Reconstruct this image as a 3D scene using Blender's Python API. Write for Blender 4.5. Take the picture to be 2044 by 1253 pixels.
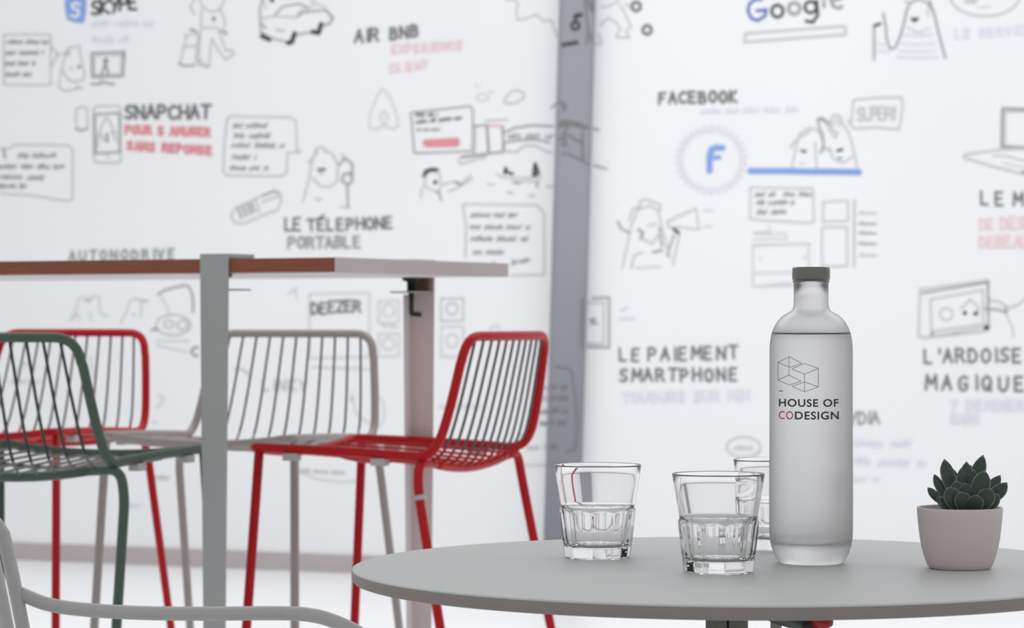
import bpy, bmesh, math, random
from mathutils import Vector, Matrix

for o in list(bpy.data.objects):
    bpy.data.objects.remove(o, do_unlink=True)
S = bpy.context.scene
COL = S.collection

# ------------------------------------------------------------------ camera
FPX, CX, HY, CZ = 5580.0, 1022.0, 635.0, 0.97
cam_d = bpy.data.cameras.new('camera')
cam = bpy.data.objects.new('camera', cam_d)
COL.objects.link(cam)
cam.location = (0, 0, CZ)
cam.rotation_euler = (math.radians(90), 0, 0)
cam_d.sensor_width = 36
cam_d.lens = FPX / 2044 * 36
cam_d.shift_y = (HY - 626.5) / 2044
cam_d.clip_start = 0.05
cam_d.dof.use_dof = True
cam_d.dof.focus_distance = 2.62
cam_d.dof.aperture_fstop = 15
S.camera = cam

# ------------------------------------------------------------------ world, lights, exposure
w = bpy.data.worlds.new('world')
S.world = w
w.use_nodes = True
bg = w.node_tree.nodes['Background']
bg.inputs[0].default_value = (0.96, 0.98, 1.0, 1)
bg.inputs[1].default_value = 0.69


def area(name, loc, target, sx, sy, power, col=(1, 1, 1)):
    l = bpy.data.lights.new(name, 'AREA')
    l.shape = 'RECTANGLE'
    l.size, l.size_y = sx, sy
    l.energy = power
    l.color = col
    o = bpy.data.objects.new(name, l)
    COL.objects.link(o)
    o.location = loc
    d = Vector(target) - Vector(loc)
    o.rotation_euler = d.to_track_quat('-Z', 'Y').to_euler()
    o['kind'] = 'helper'
    return o


area('added_wall_fill', (0, 7.4, 3.5), (0, 10.2, 0.3), 8.0, 2.2, 44)  # unseen area light added to brighten the back wall
area('added_room_fill', (0.0, 6.6, 3.6), (0, 7.0, 0), 8.0, 3.2, 92)  # unseen area light added to lift the floor and room

S.view_settings.view_transform = 'Standard'
S.view_settings.look = 'None'
S.view_settings.exposure = 0.0
S.view_settings.gamma = 1.0
S.view_settings.use_curve_mapping = False


# ------------------------------------------------------------------ materials
def lin(c):
    c = c / 255.0
    return c / 12.92 if c <= 0.04045 else ((c + 0.055) / 1.055) ** 2.4


def rgb(r, g, b):
    return (lin(r), lin(g), lin(b), 1)


def mat(name, col, rough=0.5, spec=0.5, metal=0.0, var=0.0, scale=20, bump=0.0, coat=0.0):
    m = bpy.data.materials.new(name)
    m.use_nodes = True
    nt = m.node_tree
    b = nt.nodes['Principled BSDF']
    b.inputs['Base Color'].default_value = col
    b.inputs['Roughness'].default_value = rough
    b.inputs['Specular IOR Level'].default_value = spec
    b.inputs['Metallic'].default_value = metal
    b.inputs['Coat Weight'].default_value = coat
    if var or bump:
        tc = nt.nodes.new('ShaderNodeTexCoord')
        n = nt.nodes.new('ShaderNodeTexNoise')
        n.inputs['Scale'].default_value = scale
        n.inputs['Detail'].default_value = 4
        nt.links.new(tc.outputs['Object'], n.inputs['Vector'])
        if var:
            r = nt.nodes.new('ShaderNodeValToRGB')
            r.color_ramp.elements[0].position = 0.3
            r.color_ramp.elements[1].position = 0.7
            r.color_ramp.elements[0].color = tuple(c * (1 - var) for c in col[:3]) + (1,)
            r.color_ramp.elements[1].color = tuple(min(1, c * (1 + var)) for c in col[:3]) + (1,)
            nt.links.new(n.outputs['Fac'], r.inputs['Fac'])
            nt.links.new(r.outputs['Color'], b.inputs['Base Color'])
        if bump:
            bp = nt.nodes.new('ShaderNodeBump')
            bp.inputs['Strength'].default_value = bump
            bp.inputs['Distance'].default_value = 0.002
            nt.links.new(n.outputs['Fac'], bp.inputs['Height'])
            nt.links.new(bp.outputs['Normal'], b.inputs['Normal'])
    return m


M = {}
M['wall'] = mat('white_board_wall', (0.83, 0.83, 0.84, 1), 0.55, 0.3, var=0.012, scale=1.5)
M['pillar'] = mat('grey_pillar', rgb(150, 150, 157), 0.6, 0.25, var=0.02, scale=3)  # pillar is an even grey, darker than the walls
M['floor'] = mat('white_resin_floor', (0.88, 0.88, 0.90, 1), 0.32, 0.35, var=0.012, scale=2)
M['base'] = mat('grey_skirting', rgb(178, 170, 171), 0.5, 0.3, var=0.02, scale=6)
M['red'] = mat('red_powder_coat', (0.43, 0.006, 0.010, 1), 0.42, 0.22, var=0.04, scale=60)
M['green'] = mat('dark_green_powder_coat', (0.052, 0.088, 0.062, 1), 0.38, 0.4, var=0.06, scale=60)
M['beige'] = mat('greige_powder_coat', (0.34, 0.30, 0.285, 1), 0.4, 0.4, var=0.04, scale=60)
M['light_grey'] = mat('light_grey_powder_coat', (0.42, 0.405, 0.40, 1), 0.4, 0.4, var=0.03, scale=60)
M['shaded_wire'] = mat('shaded_grey_wire', (0.085, 0.08, 0.08, 1), 0.45, 0.4, var=0.04, scale=60)  # backlit shade painted into the red stool's back wires
M['shaded_green'] = mat('shaded_green_wire', (0.030, 0.042, 0.034, 1), 0.45, 0.4, var=0.04, scale=60)  # stool green darkened, backlit shade put into its back wires
M['grey_wire'] = mat('mid_grey_wire', (0.19, 0.18, 0.175, 1), 0.45, 0.4, var=0.04, scale=60)  # wire grey; on two stool backs it carries painted backlit shade
M['pad'] = mat('translucent_plastic_pad', rgb(176, 172, 170), 0.5, 0.3, var=0.03, scale=50)
M['steel'] = mat('grey_coated_steel', rgb(163, 163, 162), 0.5, 0.3, var=0.02, scale=10)
M['steel_in'] = mat('lightened_taupe_steel', rgb(206, 190, 188), 0.5, 0.3, var=0.02, scale=10)  # leg steel with its colour lightened against the shade under the tabletop
M['print'] = mat('dark_grey_print', (0.045, 0.045, 0.048, 1), 0.6, 0.2)
M['print_thin'] = mat('mid_grey_print', (0.12, 0.12, 0.125, 1), 0.6, 0.2)
M['print_red'] = mat('red_print', (0.50, 0.03, 0.05, 1), 0.6, 0.2)
M['flange'] = mat('lightened_flange_steel', rgb(226, 220, 220), 0.5, 0.3, var=0.02, scale=10)  # same leg steel, brightness of the lit strip put into its colour
M['table'] = mat('grey_laminate', rgb(188, 188, 187), 0.42, 0.35, var=0.01, scale=8, bump=0.02)
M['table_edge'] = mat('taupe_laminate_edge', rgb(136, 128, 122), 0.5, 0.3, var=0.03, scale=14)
M['end_band'] = mat('pale_edge_band', rgb(188, 176, 176), 0.5, 0.3, var=0.03, scale=14)
M['underside'] = mat('white_underside', rgb(225, 222, 222), 0.6, 0.3, var=0.01, scale=5)
M['top_dark'] = mat('grey_board_top', rgb(170, 165, 162), 0.5, 0.3, var=0.02, scale=8)
M['knob_green'] = mat('dark_green_plastic', (0.014, 0.028, 0.018, 1), 0.45, 0.4, var=0.05, scale=60)
M['red_plastic'] = mat('red_plastic', (0.35, 0.01, 0.015, 1), 0.4, 0.4, var=0.04, scale=60)
M['brown_metal'] = mat('brown_clamp_metal', rgb(110, 84, 74), 0.5, 0.4, var=0.12, scale=80)
M['column'] = mat('olive_grey_steel', rgb(168, 168, 160), 0.45, 0.4, var=0.03, scale=30)
M['cap'] = mat('brushed_pewter_cap', (0.17, 0.172, 0.150, 1), 0.25, 0.5, metal=1.0, var=0.05, scale=90)
M['pot'] = mat('matte_blush_ceramic', rgb(204, 190, 189), 0.55, 0.35, var=0.015, scale=25, bump=0.05)
M['soil'] = mat('dark_soil', (0.03, 0.025, 0.02, 1), 0.9, 0.1, var=0.3, scale=200, bump=0.5)


def wood():
    m = bpy.data.materials.new('red_brown_wood_edge')
    m.use_nodes = True
    nt = m.node_tree
    b = nt.nodes['Principled BSDF']
    tc = nt.nodes.new('ShaderNodeTexCoord')
    mp = nt.nodes.new('ShaderNodeMapping')
    mp.inputs['Scale'].default_value = (6, 6, 120)
    n = nt.nodes.new('ShaderNodeTexNoise')
    n.inputs['Scale'].default_value = 3
    n.inputs['Detail'].default_value = 6
    r = nt.nodes.new('ShaderNodeValToRGB')
    r.color_ramp.elements[0].position = 0.3
    r.color_ramp.elements[1].position = 0.7
    r.color_ramp.elements[0].color = (0.215, 0.062, 0.034, 1)
    r.color_ramp.elements[1].color = (0.285, 0.088, 0.05, 1)
    nt.links.new(tc.outputs['Object'], mp.inputs['Vector'])
    nt.links.new(mp.outputs['Vector'], n.inputs['Vector'])
    nt.links.new(n.outputs['Fac'], r.inputs['Fac'])
    nt.links.new(r.outputs['Color'], b.inputs['Base Color'])
    b.inputs['Roughness'].default_value = 0.5
    b.inputs['Specular IOR Level'].default_value = 0.3
    return m


M['wood'] = wood()


def glassmat(name, ior, rough, col, noise=False):
    m = bpy.data.materials.new(name)
    m.use_nodes = True
    nt = m.node_tree
    b = nt.nodes['Principled BSDF']
    b.inputs['Base Color'].default_value = col
    b.inputs['Transmission Weight'].default_value = 1
    b.inputs['IOR'].default_value = ior
    b.inputs['Roughness'].default_value = rough
    if noise:
        tc = nt.nodes.new('ShaderNodeTexCoord')
        n = nt.nodes.new('ShaderNodeTexNoise')
        n.inputs['Scale'].default_value = 300
        mr = nt.nodes.new('ShaderNodeMapRange')
        mr.inputs['To Min'].default_value = rough * 0.9
        mr.inputs['To Max'].default_value = rough * 1.1
        nt.links.new(tc.outputs['Object'], n.inputs['Vector'])
        nt.links.new(n.outputs['Fac'], mr.inputs['Value'])
        nt.links.new(mr.outputs['Result'], b.inputs['Roughness'])
    return m


M['glass'] = glassmat('clear_glass', 1.5, 0.0, (0.985, 0.985, 0.985, 1))
M['frost'] = glassmat('frosted_glass', 1.45, 0.42, (0.88, 0.88, 0.88, 1), True)
M['water'] = glassmat('water', 1.33, 0.0, (0.97, 0.97, 0.97, 1))


def leafmat():
    m = bpy.data.materials.new('succulent_leaf')
    m.use_nodes = True
    nt = m.node_tree
    b = nt.nodes['Principled BSDF']
    at = nt.nodes.new('ShaderNodeAttribute')
    at.attribute_name = 'edge'
    r = nt.nodes.new('ShaderNodeValToRGB')
    r.color_ramp.elements[0].position = 0.55
    r.color_ramp.elements[0].color = (0.028, 0.048, 0.036, 1)
    r.color_ramp.elements[1].position = 1.0
    r.color_ramp.elements[1].color = (0.20, 0.235, 0.19, 1)
    nt.links.new(at.outputs['Fac'], r.inputs['Fac'])
    nt.links.new(r.outputs['Color'], b.inputs['Base Color'])
    b.inputs['Roughness'].default_value = 0.55
    b.inputs['Sheen Weight'].default_value = 0.25
    b.inputs['Sheen Roughness'].default_value = 0.5
    return m


M['leaf'] = leafmat()
INK = {'k': (76, 76, 76), 'd': (124, 124, 124), 'g': (160, 160, 160), 'f': (197, 197, 197), 'p': (213, 213, 214),
       'r': (222, 144, 152), 'q': (233, 206, 210), 'b': (136, 164, 222), 'l': (221, 221, 231), 'B': (98, 116, 188), 'w': (234, 234, 236)}
for k, c in INK.items():
    M['ink_' + k] = mat({'k': 'black', 'd': 'dark_grey', 'g': 'grey', 'f': 'faint_grey', 'p': 'palest_grey', 'r': 'red', 'q': 'pale_red',
                         'b': 'light_blue', 'l': 'lavender', 'B': 'blue', 'w': 'white'}[k] + '_marker_ink', rgb(*c), 0.6, 0.2, var=0.04, scale=80)


# ------------------------------------------------------------------ helpers
def link(name, me, m=None, parent=None, smooth=False):
    o = bpy.data.objects.new(name, me)
    COL.objects.link(o)
    if m is not None and not me.materials:
        me.materials.append(m)
    if smooth:
        for p in me.polygons:
            p.use_smooth = True
    if parent is not None:
        o.parent = parent
    return o


def mesh(name, verts, faces):
    me = bpy.data.meshes.new(name)
    me.from_pydata([tuple(v) for v in verts], [], faces)
    me.update()
    return me


def thing(name, label, cat, loc=(0, 0, 0), rz=0, group=None):
    o = bpy.data.objects.new(name, None)
    o.empty_display_size = 0.05
    COL.objects.link(o)
    o.location = loc
    o.rotation_euler = (0, 0, rz)
    o['label'] = label
    o['category'] = cat
    if group:
        o['group'] = group
    return o


def tube_data(pts, r, n=12, closed=False, V=None, Fc=None):
    """sweep a circle of radius r (number or list) along pts"""
    V = [] if V is None else V
    Fc = [] if Fc is None else Fc
    P = [Vector(p) for p in pts]
    m = len(P)
    T = []
    for i in range(m):
        if closed:
            t = P[(i + 1) % m] - P[i - 1]
        else:
            t = P[min(i + 1, m - 1)] - P[max(i - 1, 0)]
        T.append(t.normalized())
    up = Vector((0, 0, 1)) if abs(T[0].z) < 0.9 else Vector((1, 0, 0))
    N = [(up - T[0] * up.dot(T[0])).normalized()]
    for i in range(1, m):
        q = T[i - 1].rotation_difference(T[i])
        v = q @ N[-1]
        N.append((v - T[i] * v.dot(T[i])).normalized())
    tw = 0
    if closed:
        q = T[-1].rotation_difference(T[0])
        v = q @ N[-1]
        tw = math.atan2(v.cross(N[0]).dot(T[0]), v.dot(N[0]))
    base = len(V)
    for i in range(m):
        B = T[i].cross(N[i])
        a0 = tw * i / m
        ri = r[i] if isinstance(r, (list, tuple)) else r
        for j in range(n):
            a = a0 + 2 * math.pi * j / n
            V.append(P[i] + (N[i] * math.cos(a) + B * math.sin(a)) * ri)
    rng = m if closed else m - 1
    for i in range(rng):
        for j in range(n):
            a = base + i * n + j
            b = base + i * n + (j + 1) % n
            c = base + ((i + 1) % m) * n + (j + 1) % n
            d = base + ((i + 1) % m) * n + j
            Fc.append((a, b, c, d))
    if not closed:
        Fc.append(tuple(base + j for j in reversed(range(n))))
        Fc.append(tuple(base + (m - 1) * n + j for j in range(n)))
    return V, Fc


def tube(name, pts, r, m, parent, n=12, closed=False):
    V, Fc = tube_data(pts, r, n, closed)
    return link(name, mesh(name, V, Fc), m, parent, True)


def smooth_path(ctrl, seg=6, closed=False):
    """Catmull-Rom through control points"""
    P = [Vector(p) for p in ctrl]
    out = []
    m = len(P)
    rng = m if closed else m - 1
    for i in range(rng):
        if closed:
            p0, p1, p2, p3 = P[i - 1], P[i], P[(i + 1) % m], P[(i + 2) % m]
        else:
            p1, p2 = P[i], P[i + 1]
            p0 = P[i - 1] if i > 0 else p1 * 2 - p2
            p3 = P[i + 2] if i + 2 < m else p2 * 2 - p1
        for s in range(seg):
            t = s / seg
            out.append(0.5 * ((2 * p1) + (p2 - p0) * t + (2 * p0 - 5 * p1 + 4 * p2 - p3) * t * t + (3 * p1 - p0 - 3 * p2 + p3) * t ** 3))
    if not closed:
        out.append(P[-1])
    return out


def fillet(pts, r, seg=6, closed=False):
    """round the corners of a polyline; r number or list"""
    P = [Vector(p) for p in pts]
    m = len(P)
    out = []
    for i in range(m):
        if not closed and i in (0, m - 1):
            out.append(P[i])
            continue
        a, b, c = P[i - 1], P[i], P[(i + 1) % m]
        ri = r[i] if isinstance(r, (list, tuple)) else r
        d1 = (a - b)
        d2 = (c - b)
        ri = min(ri, d1.length * 0.49, d2.length * 0.49)
        p1 = b + d1.normalized() * ri
        p2 = b + d2.normalized() * ri
        for s in range(seg + 1):
            t = s / seg
            out.append(p1 * (1 - t) ** 2 + b * 2 * t * (1 - t) + p2 * t * t)
    return out


def lathe(name, prof, m, parent, n=48, loc=(0, 0, 0)):
    V, Fc = [], []
    for (r, z) in prof:
        for j in range(n):
            a = 2 * math.pi * j / n
            V.append((loc[0] + r * math.cos(a), loc[1] + r * math.sin(a), loc[2] + z))
    k = len(prof)
    for i in range(k - 1):
        for j in range(n):
            Fc.append((i * n + j, i * n + (j + 1) % n, (i + 1) * n + (j + 1) % n, (i + 1) * n + j))
    if prof[0][0] > 1e-6:
        Fc.append(tuple(reversed(range(n))))
    if prof[-1][0] > 1e-6:
        Fc.append(tuple((k - 1) * n + j for j in range(n)))
    me = mesh(name, V, Fc)
    bm = bmesh.new()
    bm.from_mesh(me)
    bmesh.ops.remove_doubles(bm, verts=bm.verts, dist=1e-7)
    bmesh.ops.recalc_face_normals(bm, faces=bm.faces)
    bm.to_mesh(me)
    bm.free()
    return link(name, me, m, parent, True)


def prism(name, poly, z0, z1, m, parent=None, bevel=0.0, kind=None):
    """extrude a plan polygon (x,y) between z0 and z1"""
    n = len(poly)
    V = [(x, y, z0) for x, y in poly] + [(x, y, z1) for x, y in poly]
    Fc = [tuple(reversed(range(n))), tuple(range(n, 2 * n))]
    for i in range(n):
        j = (i + 1) % n
        Fc.append((i, j, n + j, n + i))
    me = mesh(name, V, Fc)
    fix(me, bevel)
    return link(name, me, m, parent)


def fix(me, bevel=0.0, seg=2):
    bm = bmesh.new()
    bm.from_mesh(me)
    bmesh.ops.recalc_face_normals(bm, faces=bm.faces)
    if bevel:
        bmesh.ops.bevel(bm, geom=list(bm.edges), offset=bevel, segments=seg, affect='EDGES', profile=0.5)
    bm.to_mesh(me)
    bm.free()
    me.update()


def hexa(name, lo, hi, m, parent, bevel=0.0):
    """box between two 4-point rings"""
    V = list(lo) + list(hi)
    Fc = [(3, 2, 1, 0), (4, 5, 6, 7)] + [(i, (i + 1) % 4, 4 + (i + 1) % 4, 4 + i) for i in range(4)]
    me = mesh(name, V, Fc)
    fix(me, bevel)
    return link(name, me, m, parent)


def box(name, c, d, m, parent, bevel=0.0):
    x, y, z = c
    a, b, h = d[0] / 2, d[1] / 2, d[2] / 2
    lo = [(x - a, y - b, z - h), (x + a, y - b, z - h), (x + a, y + b, z - h), (x - a, y + b, z - h)]
    hi = [(p[0], p[1], z + h) for p in lo]
    return hexa(name, lo, hi, m, parent, bevel)


# ------------------------------------------------------------------ the room
def wall_y_left(x):
    return 10.65 - 0.431 * (x + 0.615)


XL0, XL1 = -4.5, 0.20
n_l = Vector((-0.431, -1.0)).normalized()      # facing the room


def slab(name, a, b, thick, z0, z1, m, kind='structure'):
    a, b = Vector(a), Vector(b)
    d = (b - a).normalized()
    nrm = Vector((d.y, -d.x))                  # to the room for a -> b left to right
    o = prism(name, [tuple(a), tuple(b), tuple(b - nrm * thick), tuple(a - nrm * thick)], z0, z1, m)
    o['kind'] = kind
    return o


floor = prism('floor', [(-6, -1.5), (6, -1.5), (6, 13), (-6, 13)], -0.1, 0, M['floor'])
floor['kind'] = 'structure'
wl = slab('wall_left', (XL0, wall_y_left(XL0)), (XL1, wall_y_left(XL1)), 0.15, 0, 3.4, M['wall'])
RY0 = 10.27
wr = slab('wall_right', (0.22, RY0), (4.5, RY0 - 0.10), 0.15, 0, 3.4, M['wall'])
dl = Vector((1, -0.431)).normalized()
nl = Vector((dl.y, -dl.x))
a = Vector((XL0, wall_y_left(XL0))) + nl * 0.012
b = Vector((0.125, wall_y_left(0.125))) + nl * 0.012
bl = slab('baseboard_left', a, b, 0.013, 0, 0.069, M['base'])
br = slab('baseboard_right', (0.262, RY0 - 0.013), (4.5, RY0 - 0.113), 0.013, 0, 0.069, M['base'])
PY = 10.19                                       # front face of the pillar


def px_x(px, y):
    return (px - CX) / FPX * y


def make_pillar():
    V, Fc = [], []
    zs = [0.0, 3.4]
    ring = None
    r = 0.028
    for z in zs:
        py = HY + (CZ - z) * FPX / PY
        xl = px_x(1117 - 0.0290 * py, PY)
        xr = px_x(1190 - 0.0290 * py, PY)
        pts = []
        for k in range(7):
            t = math.pi / 2 * k / 6
            pts.append((xl + r - r * math.cos(t), PY + r - r * math.sin(t)))
        for k in range(7):
            t = math.pi / 2 * k / 6
            pts.append((xr - r + r * math.sin(t), PY + r - r * math.cos(t)))
        pts += [(xr, PY + 0.2), (xl, PY + 0.2)]
        ring = len(pts)
        V += [(x, y, z) for x, y in pts]
    Fc = [tuple(reversed(range(ring))), tuple(range(ring, 2 * ring))]
    for i in range(ring):
        j = (i + 1) % ring
        Fc.append((i, j, ring + j, ring + i))
    me = mesh('trim_1', V, Fc)
    fix(me)
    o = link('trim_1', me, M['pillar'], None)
    for p in me.polygons:
        p.use_smooth = abs(p.normal.z) < 0.5
    o['kind'] = 'structure'
    o['label'] = 'slightly leaning grey pillar between the two white walls'
    return o


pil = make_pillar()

# ------------------------------------------------------------------ marker drawings on the walls
EPS = 0.002


def on_wall(px, py):
    """point on the wall surface where a marker line was drawn; returns region and 3D point"""
    xl = 1117 - 0.0290 * py + 2
    xr = 1190 - 0.0290 * py - 2
    u = (px - CX) / FPX
    if px < xl:
        # line Y = 10.65 - .431(X+.615), X = uY
        Y = (10.65 - 0.431 * 0.615) / (1 + 0.431 * u) - EPS * 1.1
        reg = 'L'
    elif px > xr:
        k = -0.10 / 4.28
        Y = (RY0 - k * 0.22) / (1 - k * u) - EPS
        reg = 'R'
    else:
        Y = PY - EPS
        reg = 'P'
    return reg, Vector((u * Y, Y, CZ - (py - HY) / FPX * Y))


DRAW = {}
drawn = 0


class Sketch:
    """one drawing or one block of lettering; strokes are given in the units of a local frame (ox, oy, scale)"""

    def __init__(self, name, frame=(0, 0, 1.0), label=None):
        self.name, self.f, self.label = name, frame, label
        self.geo = {}

    def P(self, p):
        return (self.f[0] + p[0] / self.f[2], self.f[1] + p[1] / self.f[2])

    def _ribbon(self, pts, w, c):
        V, Fc, MI = self.geo.setdefault('all', ([], [], []))
        pp = []
        for i in range(len(pts) - 1):
            a, b = pts[i], pts[i + 1]
            L = math.hypot(b[0] - a[0], b[1] - a[1])
            k = max(1, int(L / 10))
            for s in range(k):
                pp.append((a[0] + (b[0] - a[0]) * s / k, a[1] + (b[1] - a[1]) * s / k))
        pp.append(pts[-1])
        for i in range(len(pp) - 1):
            a, b = pp[i], pp[i + 1]
            dx, dy = b[0] - a[0], b[1] - a[1]
            L = math.hypot(dx, dy)
            if L < 1e-6:
                continue
            nx, ny = -dy / L * w / 2, dx / L * w / 2
            ex, ey = dx / L * w * 0.25, dy / L * w * 0.25
            q = [(a[0] + nx - ex, a[1] + ny - ey), (a[0] + nx * .55 - 2 * ex, a[1] + ny * .55 - 2 * ey),
                 (a[0] - nx * .55 - 2 * ex, a[1] - ny * .55 - 2 * ey), (a[0] - nx - ex, a[1] - ny - ey),
                 (b[0] - nx + ex, b[1] - ny + ey), (b[0] - nx * .55 + 2 * ex, b[1] - ny * .55 + 2 * ey),
                 (b[0] + nx * .55 + 2 * ex, b[1] + ny * .55 + 2 * ey), (b[0] + nx + ex, b[1] + ny + ey)]
            self._face(q, c)

    def _face(self, q, c, lift=0.0):
        V, Fc, MI = self.geo.setdefault('all', ([], [], []))
        ww = [on_wall(*p) for p in q]
        if len(set(r for r, _ in ww)) > 1:
            return
        base = len(V)
        self.n = getattr(self, 'n', 0) + 1
        lift += (self.n % 48) * 0.00003          # overlapping strokes lie on top of each other, never in one plane
        if ww[0][0] == 'P' and c in 'fgp':
            c = 'd'                              # pale strokes take a darker ink on the pillar
        for _, v in ww:
            V.append(v + Vector((0, -lift, 0)))
        Fc.append(tuple(range(base, base + len(q))))
        MI.append(c)

    def s(self, c, w, *pts):
        self._ribbon([self.P(p) for p in pts], w, c)
        return self

    def rect(self, c, w, x0, y0, x1, y1, sk=0):
        return self.s(c, w, (x0, y0), (x1, y0 + sk), (x1, y1 + sk), (x0, y1), (x0, y0))

    def ell(self, c, w, cx, cy, rx, ry, a0=0, a1=360, n=18, rot=0):
        ca, sa = math.cos(math.radians(rot)), math.sin(math.radians(rot))
        pts = []
        for i in range(n + 1):
            a = math.radians(a0 + (a1 - a0) * i / n)
            x, y = rx * math.cos(a), ry * math.sin(a)
            pts.append((cx + x * ca - y * sa, cy + x * sa + y * ca))
        return self.s(c, w, *pts)

    def fill(self, c, *pts, lift=0.0):
        self._face([self.P(p) for p in pts], c, lift)
        return self

    def dot(self, c, x, y, r):
        X, Y = self.P((x, y))
        self._face([(X + r * math.cos(k * math.pi / 4), Y + r * math.sin(k * math.pi / 4)) for k in range(8)], c)
        return self

    def text(self, c, w, x, y, h, s, adv=None, slope=0.0, jit=0.05, seed=1):
        """x,y = left end of the baseline in frame units, h = letter height, adv = step"""
        rnd = random.Random(seed)
        adv = h * 0.85 if adv is None else adv
        cx = x
        for ch in s:
            if ch == ' ':
                cx += adv * 0.75
                continue
            g = FONT.get(ch)
            wd = WID.get(ch, 0.62)
            if g is None:
                continue
            jy = rnd.uniform(-jit, jit) * h
            js = rnd.uniform(-0.06, 0.06)
            for st in g:
                self.s(c, w, *[(cx + (px * wd + js * py) * h, y + slope * (cx - x) - py * h + jy) for px, py in st])
            cx += adv * (0.45 if ch in "Ii'!." else 1.0)
        return self

    def scrib(self, c, w, x0, y0, x1, h, seed=1, slope=0.0):
        """an unreadable small hand-written line"""
        rnd = random.Random(seed)
        x = x0
        while x < x1:
            word = min(x1, x + h * rnd.uniform(1.6, 4.2))
            pts = []
            while x < word:
                yy = y0 + slope * (x - x0)
                pts.append((x, yy - rnd.uniform(-0.05, 0.15) * h))
                x += h * rnd.uniform(0.22, 0.4)
                pts.append((x, yy - rnd.uniform(0.55, 1.0) * h))
                x += h * rnd.uniform(0.15, 0.32)
            if len(pts) > 1:
                self.s(c, w * 0.6, *pts)
            x += h * rnd.uniform(0.4, 0.7)
        return self

    def build(self):
        V, Fc, MI = self.geo.get('all', ([], [], []))
        if not Fc:
            return
        groups = {}
        for f, c in zip(Fc, MI):
            x = sum(V[i].x for i in f) / len(f)
            y = V[f[0]].y
            reg = 'P' if abs(y - (PY - EPS)) < 0.006 else ('L' if x < 0.18 else 'R')
            groups.setdefault(reg, []).append((f, c))
        for reg, lst in groups.items():
            me = bpy.data.meshes.new(self.name)
            vv, ff, cc = [], [], []
            used = []
            for f, c in lst:
                base = len(vv)
                vv += [tuple(V[i]) for i in f]
                ff.append(tuple(range(base, base + len(f))))
                if c not in used:
                    used.append(c)
                cc.append(used.index(c))
            me.from_pydata(vv, [], ff)
            for c in used:
                me.materials.append(M['ink_' + c])
            for p, k in zip(me.polygons, cc):
                p.material_index = k
            me.update()
            o = bpy.data.objects.new(self.name, me)
            COL.objects.link(o)
            o.parent = {'L': wl, 'R': wr, 'P': pil}[reg]
            if self.label:
                o['label'] = self.label


def arc(cx, cy, rx, ry, a0, a1, n=8):
    return [(cx + rx * math.cos(math.radians(a0 + (a1 - a0) * i / n)), cy + ry * math.sin(math.radians(a0 + (a1 - a0) * i / n))) for i in range(n + 1)]


FONT = {
    'A': [[(0, 0), (.5, 1), (1, 0)], [(.2, .38), (.82, .38)]],
    'B': [[(0, 0), (0, 1), (.6, .97), (.8, .77), (.6, .55), (0, .52)], [(.6, .55), (.95, .3), (.7, .03), (0, 0)]],
    'C': [[(.95, .88), (.55, 1), (.12, .8), (0, .45), (.2, .1), (.6, 0), (.95, .12)]],
    'D': [[(0, 0), (0, 1), (.55, .93), (.95, .55), (.8, .15), (.4, 0), (0, 0)]],
    'E': [[(.9, 1), (0, 1), (0, 0), (.95, 0)], [(0, .52), (.75, .52)]],
    'F': [[(.95, 1), (0, .97), (0, 0)], [(0, .52), (.7, .52)]],
    'G': [[(.95, .88), (.5, 1), (.1, .78), (0, .4), (.25, .03), (.65, 0), (.95, .18), (.95, .45), (.55, .45)]],
    'H': [[(0, 0), (0, 1)], [(1, 0), (1, 1)], [(0, .5), (1, .5)]],
    'I': [[(.5, 0), (.5, 1)]],
    'i': [[(.5, 0), (.5, .72)], [(.5, .92), (.5, 1.0)]],
    'K': [[(0, 0), (0, 1)], [(.85, 1), (0, .42), (.95, 0)]],
    'L': [[(0, 1), (0, 0), (.9, 0)]],
    'M': [[(0, 0), (.08, 1), (.5, .35), (.92, 1), (1, 0)]],
    'N': [[(0, 0), (0, 1), (1, 0), (1, 1)]],
    'O': [[(.5, 1), (.1, .8), (0, .45), (.2, .08), (.55, 0), (.9, .2), (1, .55), (.85, .88), (.5, 1)]],
    'P': [[(0, 0), (0, 1), (.65, .97), (.9, .73), (.65, .48), (0, .45)]],
    'Q': [[(.5, 1), (.1, .8), (0, .45), (.2, .08), (.55, 0), (.9, .2), (1, .55), (.85, .88), (.5, 1)], [(.6, .3), (1, -.05)]],
    'R': [[(0, 0), (0, 1), (.65, .97), (.88, .75), (.65, .52), (0, .48)], [(.45, .5), (.98, 0)]],
    'S': [[(.92, .9), (.5, 1), (.1, .82), (.2, .58), (.75, .42), (.9, .18), (.5, 0), (.02, .1)]],
    'T': [[(-.02, 1), (1.02, 1)], [(.5, 1), (.5, 0)]],
    'U': [[(0, 1), (.02, .25), (.4, 0), (.8, .1), (1, .4), (1, 1)]],
    'V': [[(0, 1), (.5, 0), (1, 1)]],
    'X': [[(0, 1), (1, 0)], [(1, 1), (0, 0)]],
    'Y': [[(0, 1), (.5, .5)], [(1, 1), (.35, 0)]],
    'Z': [[(0, 1), (1, 1), (0, 0), (1, 0)]],
    "'": [[(.5, 1.05), (.4, .75)]],
    '!': [[(.5, 1), (.5, .3)], [(.5, .08), (.5, 0)]],
    '.': [[(.4, .03), (.55, 0)]],
    '?': [[(0, .8), (.4, 1), (.8, .75), (.4, .4), (.4, .28)], [(.4, .06), (.4, 0)]],
}
WID = {'M': .75, 'I': .3, 'i': .3, "'": .3, '!': .3, 'L': .52, 'E': .55, 'F': .55}

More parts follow.
